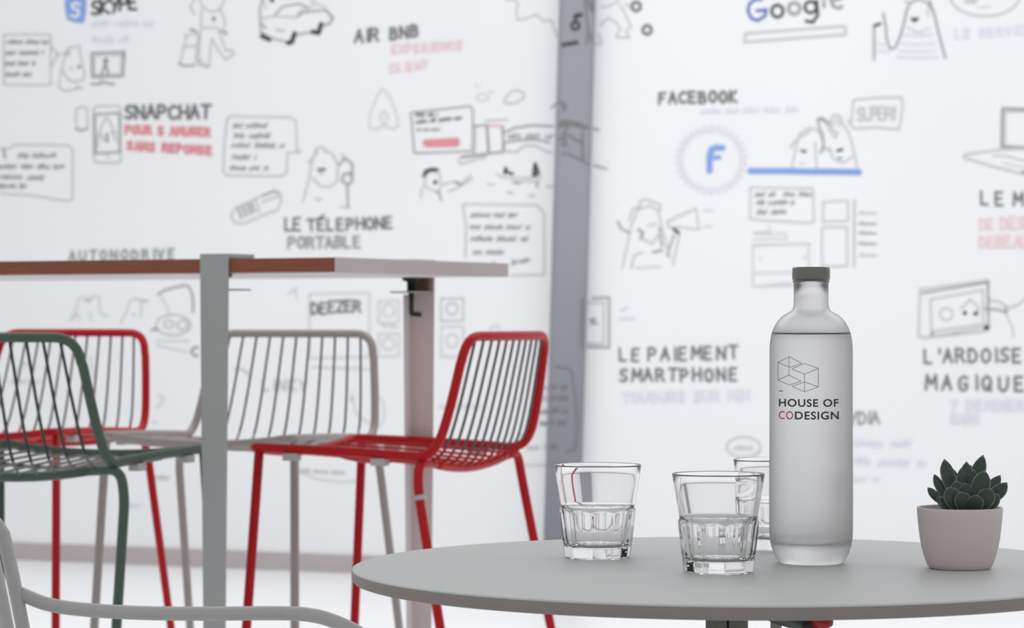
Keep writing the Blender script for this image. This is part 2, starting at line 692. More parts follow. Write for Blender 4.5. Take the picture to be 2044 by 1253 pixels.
F1, F2, F3, F4 = (0, 0, 2.983), (500, 0, 2.984), (1000, 0, 2.983), (1480, 0, 2.984)
F5, F6, F7, F8 = (400, 330, 2.725), (1150, 360, 2.506), (1640, 360, 1.958), (0, 480, 3.298)
F9, F10, F11 = (440, 820, 2.893), (780, 480, 2.505), (360, 480, 2.984)
LET, PIC = 'marker_lettering', 'marker_drawing'


def sk(name, f=(0, 0, 1.0), label=None):
    s = Sketch(name, f, label)
    ALL.append(s)
    return s


ALL = []
# --- left wall, top row
q = sk(PIC, F1, 'blue rounded badge with a white letter')
pts = [(392, -40), (500, -40), (515, 0), (512, 60), (505, 120), (495, 140), (440, 132), (400, 118), (388, 70), (385, 20)]
q.fill('b', *pts)
q = sk(LET, F1)
q.geo.setdefault('all', ([], [], []))
q.f = (0, 0, 2.983)
q.s('w', 5, (474, 28), (450, 18), (430, 30), (436, 48), (466, 62), (470, 88), (445, 102), (424, 94))
for s_ in [q]:
    V_, F_, M_ = s_.geo['all']
    for v in V_:
        v.y -= 0.0015
sk(LET, F1).text('k', 5.4, 545, 88, 80, 'SKYPE', 56, -0.14, seed=3)
sk(LET, F1).scrib('l', 4.5, 545, 158, 915, 42, 4).scrib('l', 4.5, 545, 256, 760, 42, 5)
q = sk(PIC, F1)
q.rect('f', 3, 22, 205, 300, 505).scrib('g', 4, 45, 262, 290, 26, 6).scrib('g', 4, 32, 326, 262, 28, 7)
q.scrib('g', 4, 32, 390, 205, 26, 8).scrib('g', 4, 35, 455, 190, 28, 9).s('f', 3, (300, 270), (345, 325), (300, 400))
q = sk(PIC, F1)
q.s('f', 3, (350, 520), (360, 430), (385, 340), (400, 290), (470, 270), (480, 340), (500, 420), (500, 470), (440, 490), (400, 470), (375, 420)).dot('g', 470, 397, 4).dot('f', 405, 318, 5)
q.s('f', 3, (350, 520), (380, 540), (460, 530)).s('f', 4, (455, 515), (485, 525)).s('f', 2.6, (330, 325), (400, 315), (410, 290)).s('f', 3, (420, 400), (425, 415))
q = sk(PIC, F1)
q.s('g', 3.6, (545, 315), (742, 308), (732, 455), (548, 458), (545, 315)).s('f', 3, (560, 330), (725, 325), (718, 442), (560, 446), (560, 330)).dot('g', 628, 362, 6)
q.s('g', 4, (625, 380), (605, 440)).s('g', 4, (628, 380), (645, 438)).s('f', 4, (600, 465), (600, 495)).s('g', 4, (545, 500), (600, 500)).s('g', 4, (610, 490), (680, 502)).s('g', 5, (735, 310), (735, 330))
q = sk(PIC, F1)   # striding figure with a case
q.s('f', 3, (1190, -10), (1200, 40), (1260, 72), (1310, 55), (1335, 0)).s('f', 3, (1160, -10), (1130, 40), (1160, 85)).s('f', 3, (1200, 60), (1195, 160), (1210, 165), (1290, 165), (1330, 195), (1340, 120), (1310, 60))
q.s('f', 3, (1195, 160), (1180, 360), (1245, 395), (1250, 300), (1262, 230), (1300, 300), (1345, 355), (1395, 320), (1385, 300), (1345, 300), (1300, 180)).dot('g', 1272, 112, 5)
q.s('f', 3, (1195, 350), (1180, 385), (1235, 400)).s('g', 5, (1135, 175), (1165, 185)).s('g', 6, (1320, 185), (1345, 200)).s('f', 3, (1100, 210), (1180, 200)).s('f', 3, (1110, 215), (1070, 375)).s('f', 3, (1180, 205), (1160, 390)).s('g', 3.5, (1065, 378), (1090, 392), (1150, 390)).s('f', 3, (1085, 280), (1175, 270))
q = sk(PIC, F2)   # car
q.s('g', 3, (70, -10), (55, 60), (60, 190)).s('g', 3, (140, 95), (190, 40), (290, 22), (355, 50)).s('f', 3, (140, 95), (270, 105), (300, 60), (350, 50)).s('g', 3, (280, 100), (310, 75), (440, 60), (490, 100)).s('g', 4, (450, 60), (490, 110), (470, 140), (440, 150))
q.s('f', 3, (60, 110), (130, 100)).s('g', 3, (60, 190), (120, 225), (210, 250)).s('g', 3, (260, 210), (360, 190)).s('k', 8.5, (68, 215), (110, 235)).s('k', 9, (225, 255), (245, 250), (262, 200)).s('k', 9, (372, 190), (405, 195), (420, 145)).s('f', 4, (150, 175), (200, 185)).s('g', 3.5, (60, 140), (90, 165)).s('f', 3, (80, 0), (90, 50)).dot('k', 128, 0, 5).s('f', 3, (380, 0), (400, 30), (450, 40)).s('f', 3, (360, 0), (375, 40))
sk(LET, F2).text('d', 5.4, 622, 250, 72, 'AiR', 64, -0.10, seed=5).text('d', 5.4, 832, 232, 66, 'BNB', 62, -0.10, seed=6)
sk(LET, F2).text('q', 4.6, 840, 318, 46, 'EXPERiENCE', 46, -0.06, seed=8).text('q', 4, 830, 430, 46, 'CLiENT', 44, -0.10, seed=9)
q = sk(PIC, F2)   # loop outline
q.s('p', 3.4, (705, 755), (710, 680), (750, 580), (780, 530), (805, 540), (840, 600), (870, 690), (880, 750), (850, 768), (815, 760), (790, 740), (770, 690), (790, 660), (815, 690), (800, 740), (760, 768), (715, 765))
# --- left wall, second row
q = sk(LET, F1)
q.text('d', 6, 745, 705, 76, 'SNAPCHAT', 65, 0.0, seed=12)
q = sk(LET, F1, 'pale red hand lettering in two lines')
q.text('r', 5.4, 748, 795, 46, 'POUR S AMUSER', 41, 0.03, seed=13).text('r', 5.4, 758, 890, 46, 'SANS REPONSE', 44, 0.06, seed=14)
q = sk(PIC, F1)
q.s('f', 3, (455, 650), (470, 635), (515, 640), (522, 760), (490, 775), (455, 765), (450, 700), (455, 650)).s('g', 3.4, (448, 765), (480, 778), (520, 765))
q = sk(PIC, F1)
q.s('f', 3.2, (555, 650), (575, 632), (700, 630), (718, 650), (718, 960), (690, 968), (570, 966), (556, 940), (555, 650)).s('g', 3.4, (565, 680), (710, 672), (712, 905), (568, 912), (565, 680)).s('f', 3.4, (630, 700), (600, 760), (580, 830), (580, 870)).s('f', 3.4, (640, 700), (670, 760), (690, 840)).s('g', 5.5, (635, 800), (638, 840)).s('f', 3.4, (600, 800), (615, 840)).s('f', 3, (630, 920), (650, 935)).s('f', 3.2, (655, 790), (690, 790))
q = sk(PIC, F1)
q.s('f', 3, (0, 885), (60, 885), (75, 862), (410, 865), (432, 890), (430, 1185), (405, 1198), (200, 1165), (0, 1150)).scrib('g', 4, 105, 940, 350, 34, 21).scrib('g', 4, -20, 1005, 375, 30, 22).scrib('g', 4, -10, 1065, 280, 34, 23, .03).scrib('g', 4, -10, 1122, 165, 30, 24)
q.text('g', 4, 18, 905, 40, 'J', 30).s('g', 4, (20, 885), (30, 940))
q = sk(PIC, F1)
q.s('f', 3, (1350, 710), (1375, 690), (1735, 700), (1762, 720), (1765, 890), (1790, 905), (1710, 910), (1705, 1030), (1670, 1048), (1350, 1045), (1328, 1020), (1335, 850), (1350, 710))
q.scrib('g', 3.8, 1388, 762, 1590, 32, 31).scrib('g', 3.8, 1392, 822, 1600, 32, 32).scrib('g', 3.8, 1378, 880, 1690, 34, 33).scrib('g', 3.8, 1380, 950, 1530, 34, 34).scrib('g', 3.8, 1370, 1014, 1590, 30, 35)
q = sk(PIC, F5)   # mobile phone lying
q.s('f', 3.2, (170, 260), (190, 230), (250, 205), (330, 165), (400, 138), (435, 150), (440, 190), (420, 240), (330, 275), (240, 315), (190, 312), (168, 285), (170, 260)).s('g', 4, (205, 235), (225, 285)).s('g', 4, (230, 225), (250, 275)).s('g', 4, (255, 215), (272, 262)).s('g', 4, (275, 205), (292, 252)).s('f', 3, (300, 185), (320, 255)).s('g', 3.4, (340, 165), (400, 140), (420, 150)).s('f', 3, (335, 200), (430, 165))
q = sk(PIC, F2)   # person on the phone
q.s('f', 3.2, (310, 1200), (345, 1080), (365, 960), (395, 880), (430, 875), (445, 905)).s('f', 3.2, (370, 1060), (420, 1110), (480, 1110), (515, 1080), (520, 980), (490, 920), (440, 890)).s('k', 5, (405, 1010), (440, 1008)).s('g', 3.4, (420, 1010), (420, 1035)).s('f', 3, (345, 970), (400, 900)).s('g', 4, (530, 980), (560, 940), (605, 975), (605, 1080), (580, 1100), (545, 1080), (550, 1040), (590, 1030), (600, 1050)).s('g', 3.4, (575, 1100), (580, 1225)).s('f', 3, (545, 915), (555, 935)).s('f', 3.4, (385, 1180), (420, 1190)).s('f', 3, (540, 1230), (590, 1235))
q = sk(PIC, F2)   # panel with red button
q.s('g', 3, (955, 670), (1310, 632), (1325, 655), (1322, 900), (975, 912), (955, 670)).scrib('d', 4, 985, 692, 1110, 20, 41).scrib('d', 4, 985, 735, 1255, 22, 42, -.09).scrib('g', 3, 990, 778, 1130, 14, 43)
q.fill('r', (1028, 832), (1235, 820), (1245, 835), (1244, 865), (1228, 873), (1045, 876), (1026, 860))
q = sk(PIC, F2)   # cloud and doodles
q.s('f', 3.4, (1510, 610), (1520, 580), (1550, 545), (1590, 535), (1625, 555), (1625, 585), (1590, 608), (1540, 618), (1510, 610)).ell('p', 3, 1380, 580, 35, 22).s('p', 3, (1340, 500), (1360, 520)).s('p', 3, (1420, 545), (1450, 550))
q = sk(PIC, F2)   # long tape shape running to the pillar
q.s('g', 3.4, (1325, 750), (1405, 745)).s('g', 5.2, (1408, 750), (1418, 910)).s('r', 2.6, (1410, 748), (1505, 752)).s('r', 3, (1505, 800), (1500, 910)).s('g', 4, (1500, 760), (1510, 900)).s('g', 4, (1400, 915), (1500, 905)).s('g', 5, (1255, 935), (1400, 918)).s('f', 3.4, (1235, 950), (1250, 975), (1400, 935)).s('f', 3, (1340, 760), (1335, 910)).s('f', 3, (1395, 720), (1530, 712))
q.s('g', 3.4, (1510, 790), (1570, 762), (1680, 745), (1800, 752), (1900, 745)).s('g', 3.6, (1510, 850), (1590, 835), (1690, 830), (1780, 848), (1860, 868)).scrib('g', 3, 1530, 826, 1790, 34, 47)
q.s('f', 3.2, (1590, 900), (1620, 870), (1690, 865), (1760, 900), (1830, 920)).s('f', 3.2, (1510, 900), (1590, 905))
q = sk(PIC, F3)   # lines over the pillar
q.s('g', 3.6, (320, 735), (385, 718), (460, 735), (585, 775)).s('g', 3.6, (350, 740), (395, 730), (470, 755), (570, 798)).s('g', 3.4, (330, 850), (390, 868), (370, 800), (395, 760)).s('g', 3.4, (330, 918), (400, 915), (470, 950), (520, 975), (630, 1005)).s('g', 3.4, (485, 790), (488, 960)).s('g', 3, (300, 820), (380, 830)).s('g', 3, (390, 800), (480, 850)).s('g', 3.4, (300, 640), (345, 600), (385, 625), (370, 655), (330, 665)).s('g', 3.4, (360, 610), (385, 650)).s('g', 4, (300, 1030), (330, 1030)).s('f', 4, (275, 1110), (300, 1110)).s('g', 3, (300, 960), (335, 962))
q = sk(PIC, F2)   # small head pointing
q.s('k', 8, (1035, 1045), (1045, 1022), (1075, 1010), (1110, 1012)).s('f', 3.2, (1040, 1050), (1035, 1110), (1080, 1130), (1120, 1150), (1135, 1110), (1130, 1060), (1115, 1020)).dot('k', 1100, 1085, 4.5).s('g', 3.4, (1110, 1140), (1125, 1155), (1135, 1190)).s('f', 3, (1030, 1060), (1045, 1075)).s('f', 3, (1150, 1095), (1220, 1080), (1245, 1100), (1310, 1045)).s('f', 3, (1180, 1138), (1240, 1115), (1320, 1060)).s('g', 5, (1225, 1085), (1245, 1095)).s('f', 3, (1020, 1120), (1015, 1180))
q = sk(PIC, F2)   # little boats
q.s('k', 5.5, (1512, 1030), (1520, 1000), (1528, 1025), (1560, 1035)).s('k', 6, (1685, 1045), (1690, 1000), (1695, 975), (1715, 1030), (1690, 1045)).s('f', 3, (1465, 1030), (1490, 1055), (1560, 1060), (1730, 1055)).s('g', 4.5, (1565, 1085), (1605, 1088)).s('f', 3, (1620, 1080), (1720, 1080)).s('g', 3.6, (1705, 1085), (1708, 1115)).s('f', 4, (1530, 1145), (1560, 1150)).s('f', 4, (1660, 1165), (1690, 1165)).s('p', 4, (1410, 1095), (1450, 1100))
q = sk(PIC, F3)   # hatched map outline
q.s('f', 3, (85, -5), (100, 30), (90, 60), (98, 120), (150, 110), (210, 85), (250, 125), (300, 118), (330, 220)).s('f', 3, (30, -2), (80, 0))
q = sk(PIC, F3)   # figure on the pillar
q.s('g', 4, (515, -5), (540, 60), (555, 30)).s('f', 3.6, (500, -5), (520, 200), (510, 262)).s('f', 3.4, (520, 180), (545, 240), (600, 262), (520, 262)).s('f', 3.4, (545, 0), (560, 150), (580, 200), (600, 245)).s('f', 3, (560, 40), (640, 38), (705, 5)).s('f', 3, (590, 150), (640, 105), (680, 130), (712, 170), (685, 220), (765, 225), (745, 180), (775, 160), (740, 80), (710, 30))
q.s('f', 3, (740, 20), (770, 42))
q = sk(PIC, F3)
q.ell('k', 6, 443, 152, 22, 22).s('k', 6, (440, 125), (445, 105)).s('k', 9, (445, 95), (472, 88)).s('k', 7.5, (370, 266), (450, 252))
q.ell('d', 6, 805, 38, 26, 26).ell('d', 6, 870, 178, 25, 26)
# --- left wall, third row
q = sk(LET, F5)
q.text('d', 4.6, 462, 355, 66, 'LE', 44, seed=51).text('d', 4.6, 585, 352, 60, 'TELEPHONE', 53, -0.02, seed=52).s('d', 4.4, (648, 284), (672, 272)).text('g', 5, 478, 448, 58, 'PORTABLE', 51, -0.01, seed=53)
q = sk(PIC, F5)
q.s('f', 3, (1425, 210), (1830, 215), (1868, 260), (1868, 595), (1690, 598)).s('f', 3, (1425, 210), (1445, 330), (1440, 500)).scrib('g', 3.8, 1470, 282, 1715, 26, 54).scrib('g', 3.8, 1468, 348, 1800, 28, 55).scrib('g', 3.8, 1470, 412, 1780, 30, 56).scrib('g', 3.8, 1485, 485, 1655, 28, 57).scrib('g', 3.8, 1690, 545, 1800, 34, 58, -.2).s('f', 4, (1590, 525), (1600, 530))
sk(LET, F8).text('g', 4.6, 455, 132, 62, 'AUTONODRiVE', 69, -0.02, seed=61)
# behind the high table
q = sk(PIC, F8)
q.s('p', 3, (460, 525), (500, 440), (520, 380), (560, 370), (575, 400), (620, 365), (655, 370), (650, 440), (670, 490), (710, 495)).s('p', 3, (590, 470), (600, 520)).s('f', 4, (565, 395), (590, 400)).s('p', 3, (480, 520), (510, 470), (520, 520)).s('f', 3, (555, 400), (600, 375))
q.s('p', 3, (795, 540), (830, 470), (850, 400), (890, 378), (930, 400), (925, 500)).s('f', 4, (900, 385), (970, 400)).dot('f', 880, 488, 3)
q.s('g', 3.6, (1040, 355), (1075, 330), (1150, 308), (1220, 292), (1250, 310), (1270, 380), (1270, 470)).s('p', 3, (1060, 375), (1100, 430), (1110, 480)).ell('f', 3, 1140, 555, 115, 68).ell('f', 3.2, 1110, 550, 30, 25).ell('f', 3.2, 1200, 555, 35, 30).s('g', 4.5, (1000, 590), (1020, 578), (1040, 590)).s('p', 3, (1030, 660), (1240, 660)).s('p', 3, (1030, 690), (1240, 735)).ell('g', 4.6, 1288, 730, 26, 28, 60, 300)
q.s('p', 3, (1040, 1010), (1080, 1040), (1050, 1080), (1030, 1100)).s('f', 3, (1010, 1195), (1025, 1195)).s('p', 3, (590, 760), (620, 900)).s('p', 3, (95, 870), (160, 800), (220, 850)).scrib('p', 3, 60, 940, 300, 30, 62)
sk(LET, F11).text('d', 4.6, 782, 436, 64, 'DEEZER', 50, -0.06, seed=63)
q = sk(PIC, F11)
q.rect('p', 3, 768, 318, 1125, 700, -8).s('p', 3, (640, 320), (690, 280), (690, 350)).rect('p', 3, 1180, 360, 1300, 490, -4).ell('p', 3, 1240, 415, 35, 38)
q.scrib('p', 2.6, 1200, 510, 1270, 12, 64).rect('p', 3, 1180, 555, 1300, 690, -2).ell('p', 3, 1240, 615, 35, 38).scrib('p', 3, 780, 215, 1070, 22, 65).s('p', 3, (780, 752), (1120, 765)).s('f', 3.4, (325, 765), (370, 765), (410, 800)).s('g', 3.4, (1015, 943), (1020, 950)).s('p', 3, (1160, 900), (1205, 960), (1215, 1060), (1180, 1110)).s('p', 3, (1020, 900), (1040, 1020), (1120, 1090))
sk(LET, F11).text('f', 4.2, 490, 895, 62, 'LiNKY', 64, -0.02, seed=66)
q = sk(PIC, F10)
q.rect('f', 3, 250, 290, 362, 402, -2).ell('f', 3, 305, 340, 28, 30).rect('p', 3, 252, 430, 362, 580, -2).ell('p', 3, 305, 500, 28, 34).s('p', 3, (495, 460), (500, 430), (535, 425), (545, 450)).s('p', 3, (0, 430), (40, 430)).scrib('l', 3, 235, 838, 480, 22, 67)
q.s('f', 3, (770, 635), (880, 635), (905, 660), (935, 900)).scrib('f', 4, 745, 745, 880, 22, 68).scrib('f', 4, 745, 800, 880, 22, 69).scrib('g', 4.4, 745, 865, 880, 24, 70).scrib('g', 4.4, 745, 925, 870, 24, 71).scrib('f', 4, 650, 985, 710, 22, 72).scrib('f', 4, 680, 1045, 840, 24, 73).s('f', 3, (880, 1060), (920, 1050), (935, 900)).s('f', 2.6, (640, 1125), (860, 1120))
q = sk(PIC, F9)
q.scrib('f', 3.6, 440, 352, 720, 20, 74, .05).s('p', 3, (440, 345), (550, 390), (700, 412), (800, 402)).s('p', 3, (820, 300), (800, 402))
q = sk(LET, F8)
sk(LET, (0, 900, 3.55)).scrib('f', 3.6, 1100, 205, 1200, 34, 75).scrib('l', 3.6, 900, 400, 1010, 30, 76)

# --- right wall
q = sk(LET, F4)
q.s('B', 6, (118, -2), (85, -5), (48, 22), (38, 65), (60, 110), (98, 122), (140, 95), (148, 58), (92, 64))
q.ell('k', 6, 214, 66, 34, 36).ell('g', 6, 314, 50, 34, 34).ell('k', 6, 412, 42, 34, 34).s('k', 6, (448, 5), (455, 90), (425, 132), (385, 125)).s('g', 6, (492, 40), (490, 5)).s('g', 6, (535, 5), (590, -8)).s('g', 6, (532, -5), (545, 35), (580, 50), (600, 38))
q = sk(PIC, F4)
q.s('f', 4.5, (22, 200), (615, 155), (622, 205), (20, 250), (22, 200))
q = sk(PIC, F4)   # waving figure
q.s('g', 4, (790, 355), (790, 150)).s('k', 6, (795, 152), (825, 142)).s('g', 4, (845, 80), (860, 160), (865, 230), (885, 290), (915, 285), (940, 230), (965, 150), (985, 60), (1010, 10)).s('g', 4, (1120, 5), (1150, 90), (1180, 220), (1215, 345)).s('g', 3, (1000, 20), (1060, -5), (1110, 20), (1140, 70)).fill('k', (1008, 100), (1028, 108), (1055, 100), (1055, 118), (1030, 134), (1012, 122))
q.s('p', 3.4, (990, 160), (1050, 195), (1120, 165)).s('f', 3, (1105, 60), (1115, 95)).s('f', 4, (975, 0), (1000, 30))
for i, yy in enumerate((205, 258, 300, 338)):
    q.s('l', 5, (965 - i * 12, yy), (1050, yy + 6), (1135 + i * 10, yy))
q.s('l', 4, (800, 255), (870, 270)).s('l', 4, (800, 300), (880, 310))
q = sk(PIC, F4)
q.ell('f', 4, 1450, -20, 205, 115, 5, 178).scrib('f', 4, 1330, 20, 1400, 30, 81).s('p', 3, (1410, 45), (1480, 40))
sk(LET, F4).text('l', 5, 1275, 228, 50, 'LE SERVICE', 52, -0.06, seed=82)
sk(LET, F3).text('d', 5.4, 942, 618, 64, 'FACEBOOK', 60, -0.03, seed=83)
sk(LET, F3).scrib('l', 4, 1180, 680, 1760, 38, 84, -.02)
q = sk(PIC, F3, 'blue letter inside a lavender zigzag ring')
pts = []
for i in range(61):
    a = 2 * math.pi * i / 60
    rr = 216 if i % 2 else 172
    pts.append((1252 + rr * .98 * math.cos(a), 952 + rr * .95 * math.sin(a)))
q.s('l', 4, *pts)
q.s('b', 12, (1318, 880), (1285, 878), (1255, 890), (1242, 925), (1242, 1015)).s('b', 9, (1245, 938), (1298, 936))
q = sk(PIC, F4, 'thick light blue horizontal bar')
q.s('b', 12, (55, 1018), (150, 1018), (260, 1018), (400, 1022), (560, 1022), (698, 1025)).s('b', 7, (48, 1018), (706, 1026))
q = sk(PIC, F4)   # couple
q.s('f', 3.4, (300, 1000), (320, 900), (345, 800), (385, 768), (450, 770), (480, 820), (490, 880)).s('f', 3.4, (290, 880), (325, 830)).s('f', 3, (345, 820), (400, 790), (410, 760)).s('k', 4.6, (358, 897), (382, 900)).s('g', 3, (370, 900), (372, 912)).s('k', 5, (572, 898), (600, 890)).s('g', 4, (575, 942), (598, 942)).s('l', 4, (350, 970), (380, 972))
q.s('g', 6, (455, 712), (480, 705), (505, 725), (520, 740)).s('g', 3.4, (455, 720), (465, 760), (485, 800), (490, 880), (470, 910)).s('f', 3.2, (510, 740), (540, 800), (560, 820), (575, 790), (520, 760), (540, 690), (580, 685), (600, 730), (640, 790), (665, 880), (690, 1000)).s('f', 3.2, (520, 880), (550, 950), (610, 970), (660, 930)).scrib('f', 3, 520, 760, 600, 60, 85).s('f', 3, (440, 850), (450, 1000)).s('f', 5, (480, 880), (530, 890))
q = sk(PIC, F4)
q.s('f', 3.6, (655, 720), (668, 595), (800, 582), (955, 580), (960, 640), (940, 770), (800, 758), (670, 765), (640, 725), (655, 720)).text('f', 4.4, 690, 715, 72, 'SUPER!', 42, -0.02, seed=86).dot('g', 645, 722, 3.5)
q = sk(PIC, F6)   # megaphone
q.s('f', 3.2, (230, 440), (255, 330), (275, 230), (310, 145), (370, 125), (410, 150), (430, 240), (465, 370), (470, 390)).s('f', 3.2, (315, 140), (320, 105), (345, 92), (420, 120), (420, 150)).s('g', 3.6, (208, 205), (225, 240), (265, 262)).s('f', 3.2, (265, 200), (285, 140), (320, 130)).s('g', 5, (312, 245), (335, 262), (322, 290)).s('f', 3.2, (325, 290), (380, 315), (415, 270), (425, 230)).s('f', 3.2, (360, 225), (400, 220)).s('f', 3.2, (455, 205), (600, 140), (615, 245), (500, 232), (465, 235), (455, 205)).s('k', 6, (490, 245), (512, 262)).s('g', 3.4, (490, 270), (455, 375)).s('f', 3.2, (515, 275), (485, 420)).s('g', 4, (385, 358), (430, 350)).s('f', 3.2, (275, 440), (290, 375), (330, 360)).s('p', 3, (300, 438), (420, 430)).s('p', 3, (640, 150), (685, 150)).s('p', 3, (640, 230), (680, 228)).s('g', 3.2, (415, 240), (430, 330))
q = sk(PIC, F6)
q.s('f', 3, (872, 35), (1185, 40), (1190, 205), (1160, 212), (870, 195), (872, 35)).scrib('g', 4, 895, 80, 1000, 24, 87).scrib('g', 4, 1035, 80, 1180, 24, 88).scrib('g', 4, 900, 120, 1090, 22, 89).scrib('g', 4, 905, 168, 1055, 24, 90)
q.s('p', 3, (890, 260), (970, 255), (965, 225)).s('p', 3, (885, 295), (1055, 290), (1048, 265), (890, 268)).rect('p', 3.2, 885, 322, 1165, 530, -5).s('f', 3.4, (885, 325), (1168, 315)).s('p', 3, (885, 465), (1165, 460)).s('p', 3, (1080, 510), (890, 530)).dot('p', 920, 390, 3).dot('f', 1145, 385, 3)
q.rect('f', 3, 1235, 108, 1360, 208, -6).rect('f', 3, 1230, 235, 1355, 430, -2).s('f', 4, (1392, 100), (1390, 430))
for i, yy in enumerate((165, 218, 265, 318, 375)):
    q.s('g' if i % 4 else 'f', 3.4, (1415, yy), (1432, yy - 8), (1442, yy + 4)).s('g' if 0 < i < 4 else 'f', 3.4, (1450, yy - 2), (1500, yy))
q = sk(PIC, F4)   # laptop
q.s('g', 5, (1700, 650), (1555, 645), (1550, 870), (1700, 880)).s('f', 3.4, (1575, 665), (1700, 665)).s('f', 3.4, (1570, 665), (1570, 860)).s('f', 3.6, (1700, 885), (1560, 888), (1330, 920), (1325, 940), (1480, 985), (1690, 1040)).s('f', 3, (1500, 930), (1560, 925), (1700, 960)).s('p', 3, (1560, 970), (1700, 1000)).s('g', 4, (1670, 1022), (1700, 1030))
sk(LET, F4).text('d', 5, 1430, 1220, 76, 'LE', 86, seed=91).text('d', 5, 1622, 1222, 74, 'M', 70, seed=92)
sk(LET, F7).text('q', 4.4, 618, 190, 40, 'DE', 32, seed=93).text('q', 5, 700, 190, 44, 'DESSiN', 34, seed=94).text('q', 4.4, 618, 258, 38, 'DE', 32, seed=95).text('q', 5, 682, 260, 42, 'BEAUX', 34, seed=96)
q = sk(PIC, F6)   # phone on the edge of the pillar
q.s('g', 4, (55, 590), (165, 585), (165, 835), (60, 832)).s('f', 3, (60, 610), (140, 610), (138, 815), (60, 815)).s('g', 4, (70, 700), (95, 690), (80, 715), (108, 715)).dot('g', 102, 836, 3)
q.s('g', 4, (32, 590), (50, 588)).s('g', 4, (34, 592), (30, 830)).s('p', 3, (225, 650), (260, 635)).s('l', 3, (215, 690), (290, 690))
q = sk(LET, F6)
q.text('d', 4.8, 220, 900, 60, 'LE', 60, seed=101).text('d', 4.8, 362, 902, 62, 'PAiEMENT', 63, -0.03, seed=102).text('d', 5, 220, 1002, 60, 'SMARTPHONE', 61, -0.0, seed=103)
sk(LET, F6).text('l', 5, 235, 1112, 50, 'TOUJOURS SUR MOi', 46, -0.02, seed=104)
sk(LET, F7).text('g', 4.6, 108, 950, 46, 'YDiA', 36, seed=105)
sk(LET, F7).scrib('l', 5, 120, 1042, 360, 34, 106).scrib('l', 5, 120, 1110, 410, 34, 107, .05).scrib('l', 4, 120, 1180, 220, 30, 108)
q = sk(PIC, F7)   # drawing tablet and hand
q.s('f', 3.6, (385, 425), (650, 390), (655, 570), (400, 615), (378, 605), (385, 425)).s('g', 3.4, (395, 440), (640, 400)).s('f', 3.2, (425, 465), (630, 428), (632, 560), (430, 590), (425, 465)).s('g', 4.5, (650, 392), (652, 560)).ell('f', 3, 488, 522, 26, 24).s('f', 3.4, (545, 500), (580, 465), (610, 490), (612, 520)).dot('k', 560, 518, 4.5).dot('k', 602, 520, 4.5).dot('k', 645, 575, 6).s('f', 3, (400, 615), (640, 590)).s('g', 3.6, (640, 500), (690, 505), (720, 515)).s('f', 3.2, (660, 468), (700, 475), (725, 500), (760, 490), (800, 460)).s('g', 4, (720, 490), (722, 520)).s('f', 3, (725, 530), (745, 570), (750, 610)).dot('g', 432, 600, 4)
q = sk(LET, F7)
q.text('d', 5, 404, 712, 52, "L'ARDOiSE", 50, -0.01, seed=111).text('d', 5.2, 408, 815, 54, 'MAGiQUE', 64, 0.02, seed=112)
sk(LET, F7).text('l', 5, 505, 898, 38, 'Y DEMiNER', 36, seed=113).text('l', 4, 505, 950, 36, 'SANS', 30, seed=114)
q = sk(PIC, (0, 0, 1.0))   # small speech cloud behind the bottle
q.ell('f', 3, 1484, 892, 34, 20).scrib('f', 3, 1464, 898, 1502, 10, 115).s('f', 3, (1512, 905), (1518, 900)).s('p', 3, (1504, 912), (1518, 920))
for s_ in ALL:
    s_.build()


# ------------------------------------------------------------------ wire bar stools
W_, WB, YF, YR, YT, ZT, ZF, ZR = 0.2038, 0.1776, 0.1977, -0.124, -0.2005, 0.9393, 0.7462, 0.7357
PROF = [(YF, ZF), (0.10, 0.744), (0.0, 0.741), (-0.08, 0.7375), (YR, ZR), (-0.146, 0.7445), (-0.160, 0.764), (-0.169, 0.79),
        (-0.180, 0.836), (-0.191, 0.892), (YT, ZT)]
PROF_S = smooth_path([(0, y, z) for y, z in PROF], 4)


def halfw(y, z):
    t = max(0.0, min(1.0, (z - 0.745) / (ZT - 0.745)))
    return W_ + (WB - W_) * t


def shell(u, p):
    """point of the seat-and-back surface; u across -1..1, p=(0,y,z) on the profile"""
    y, z = p[1], p[2]
    t = max(0.0, min(1.0, (z - 0.74) / 0.17))
    sag = (0.015 + 0.010 * max(0, min(1, (YF - y) / 0.3))) * (1 - t)
    k = 1 - u * u
    bow = 0.012 * k * t
    return Vector((u * halfw(y, z), y - bow, z - sag * k))


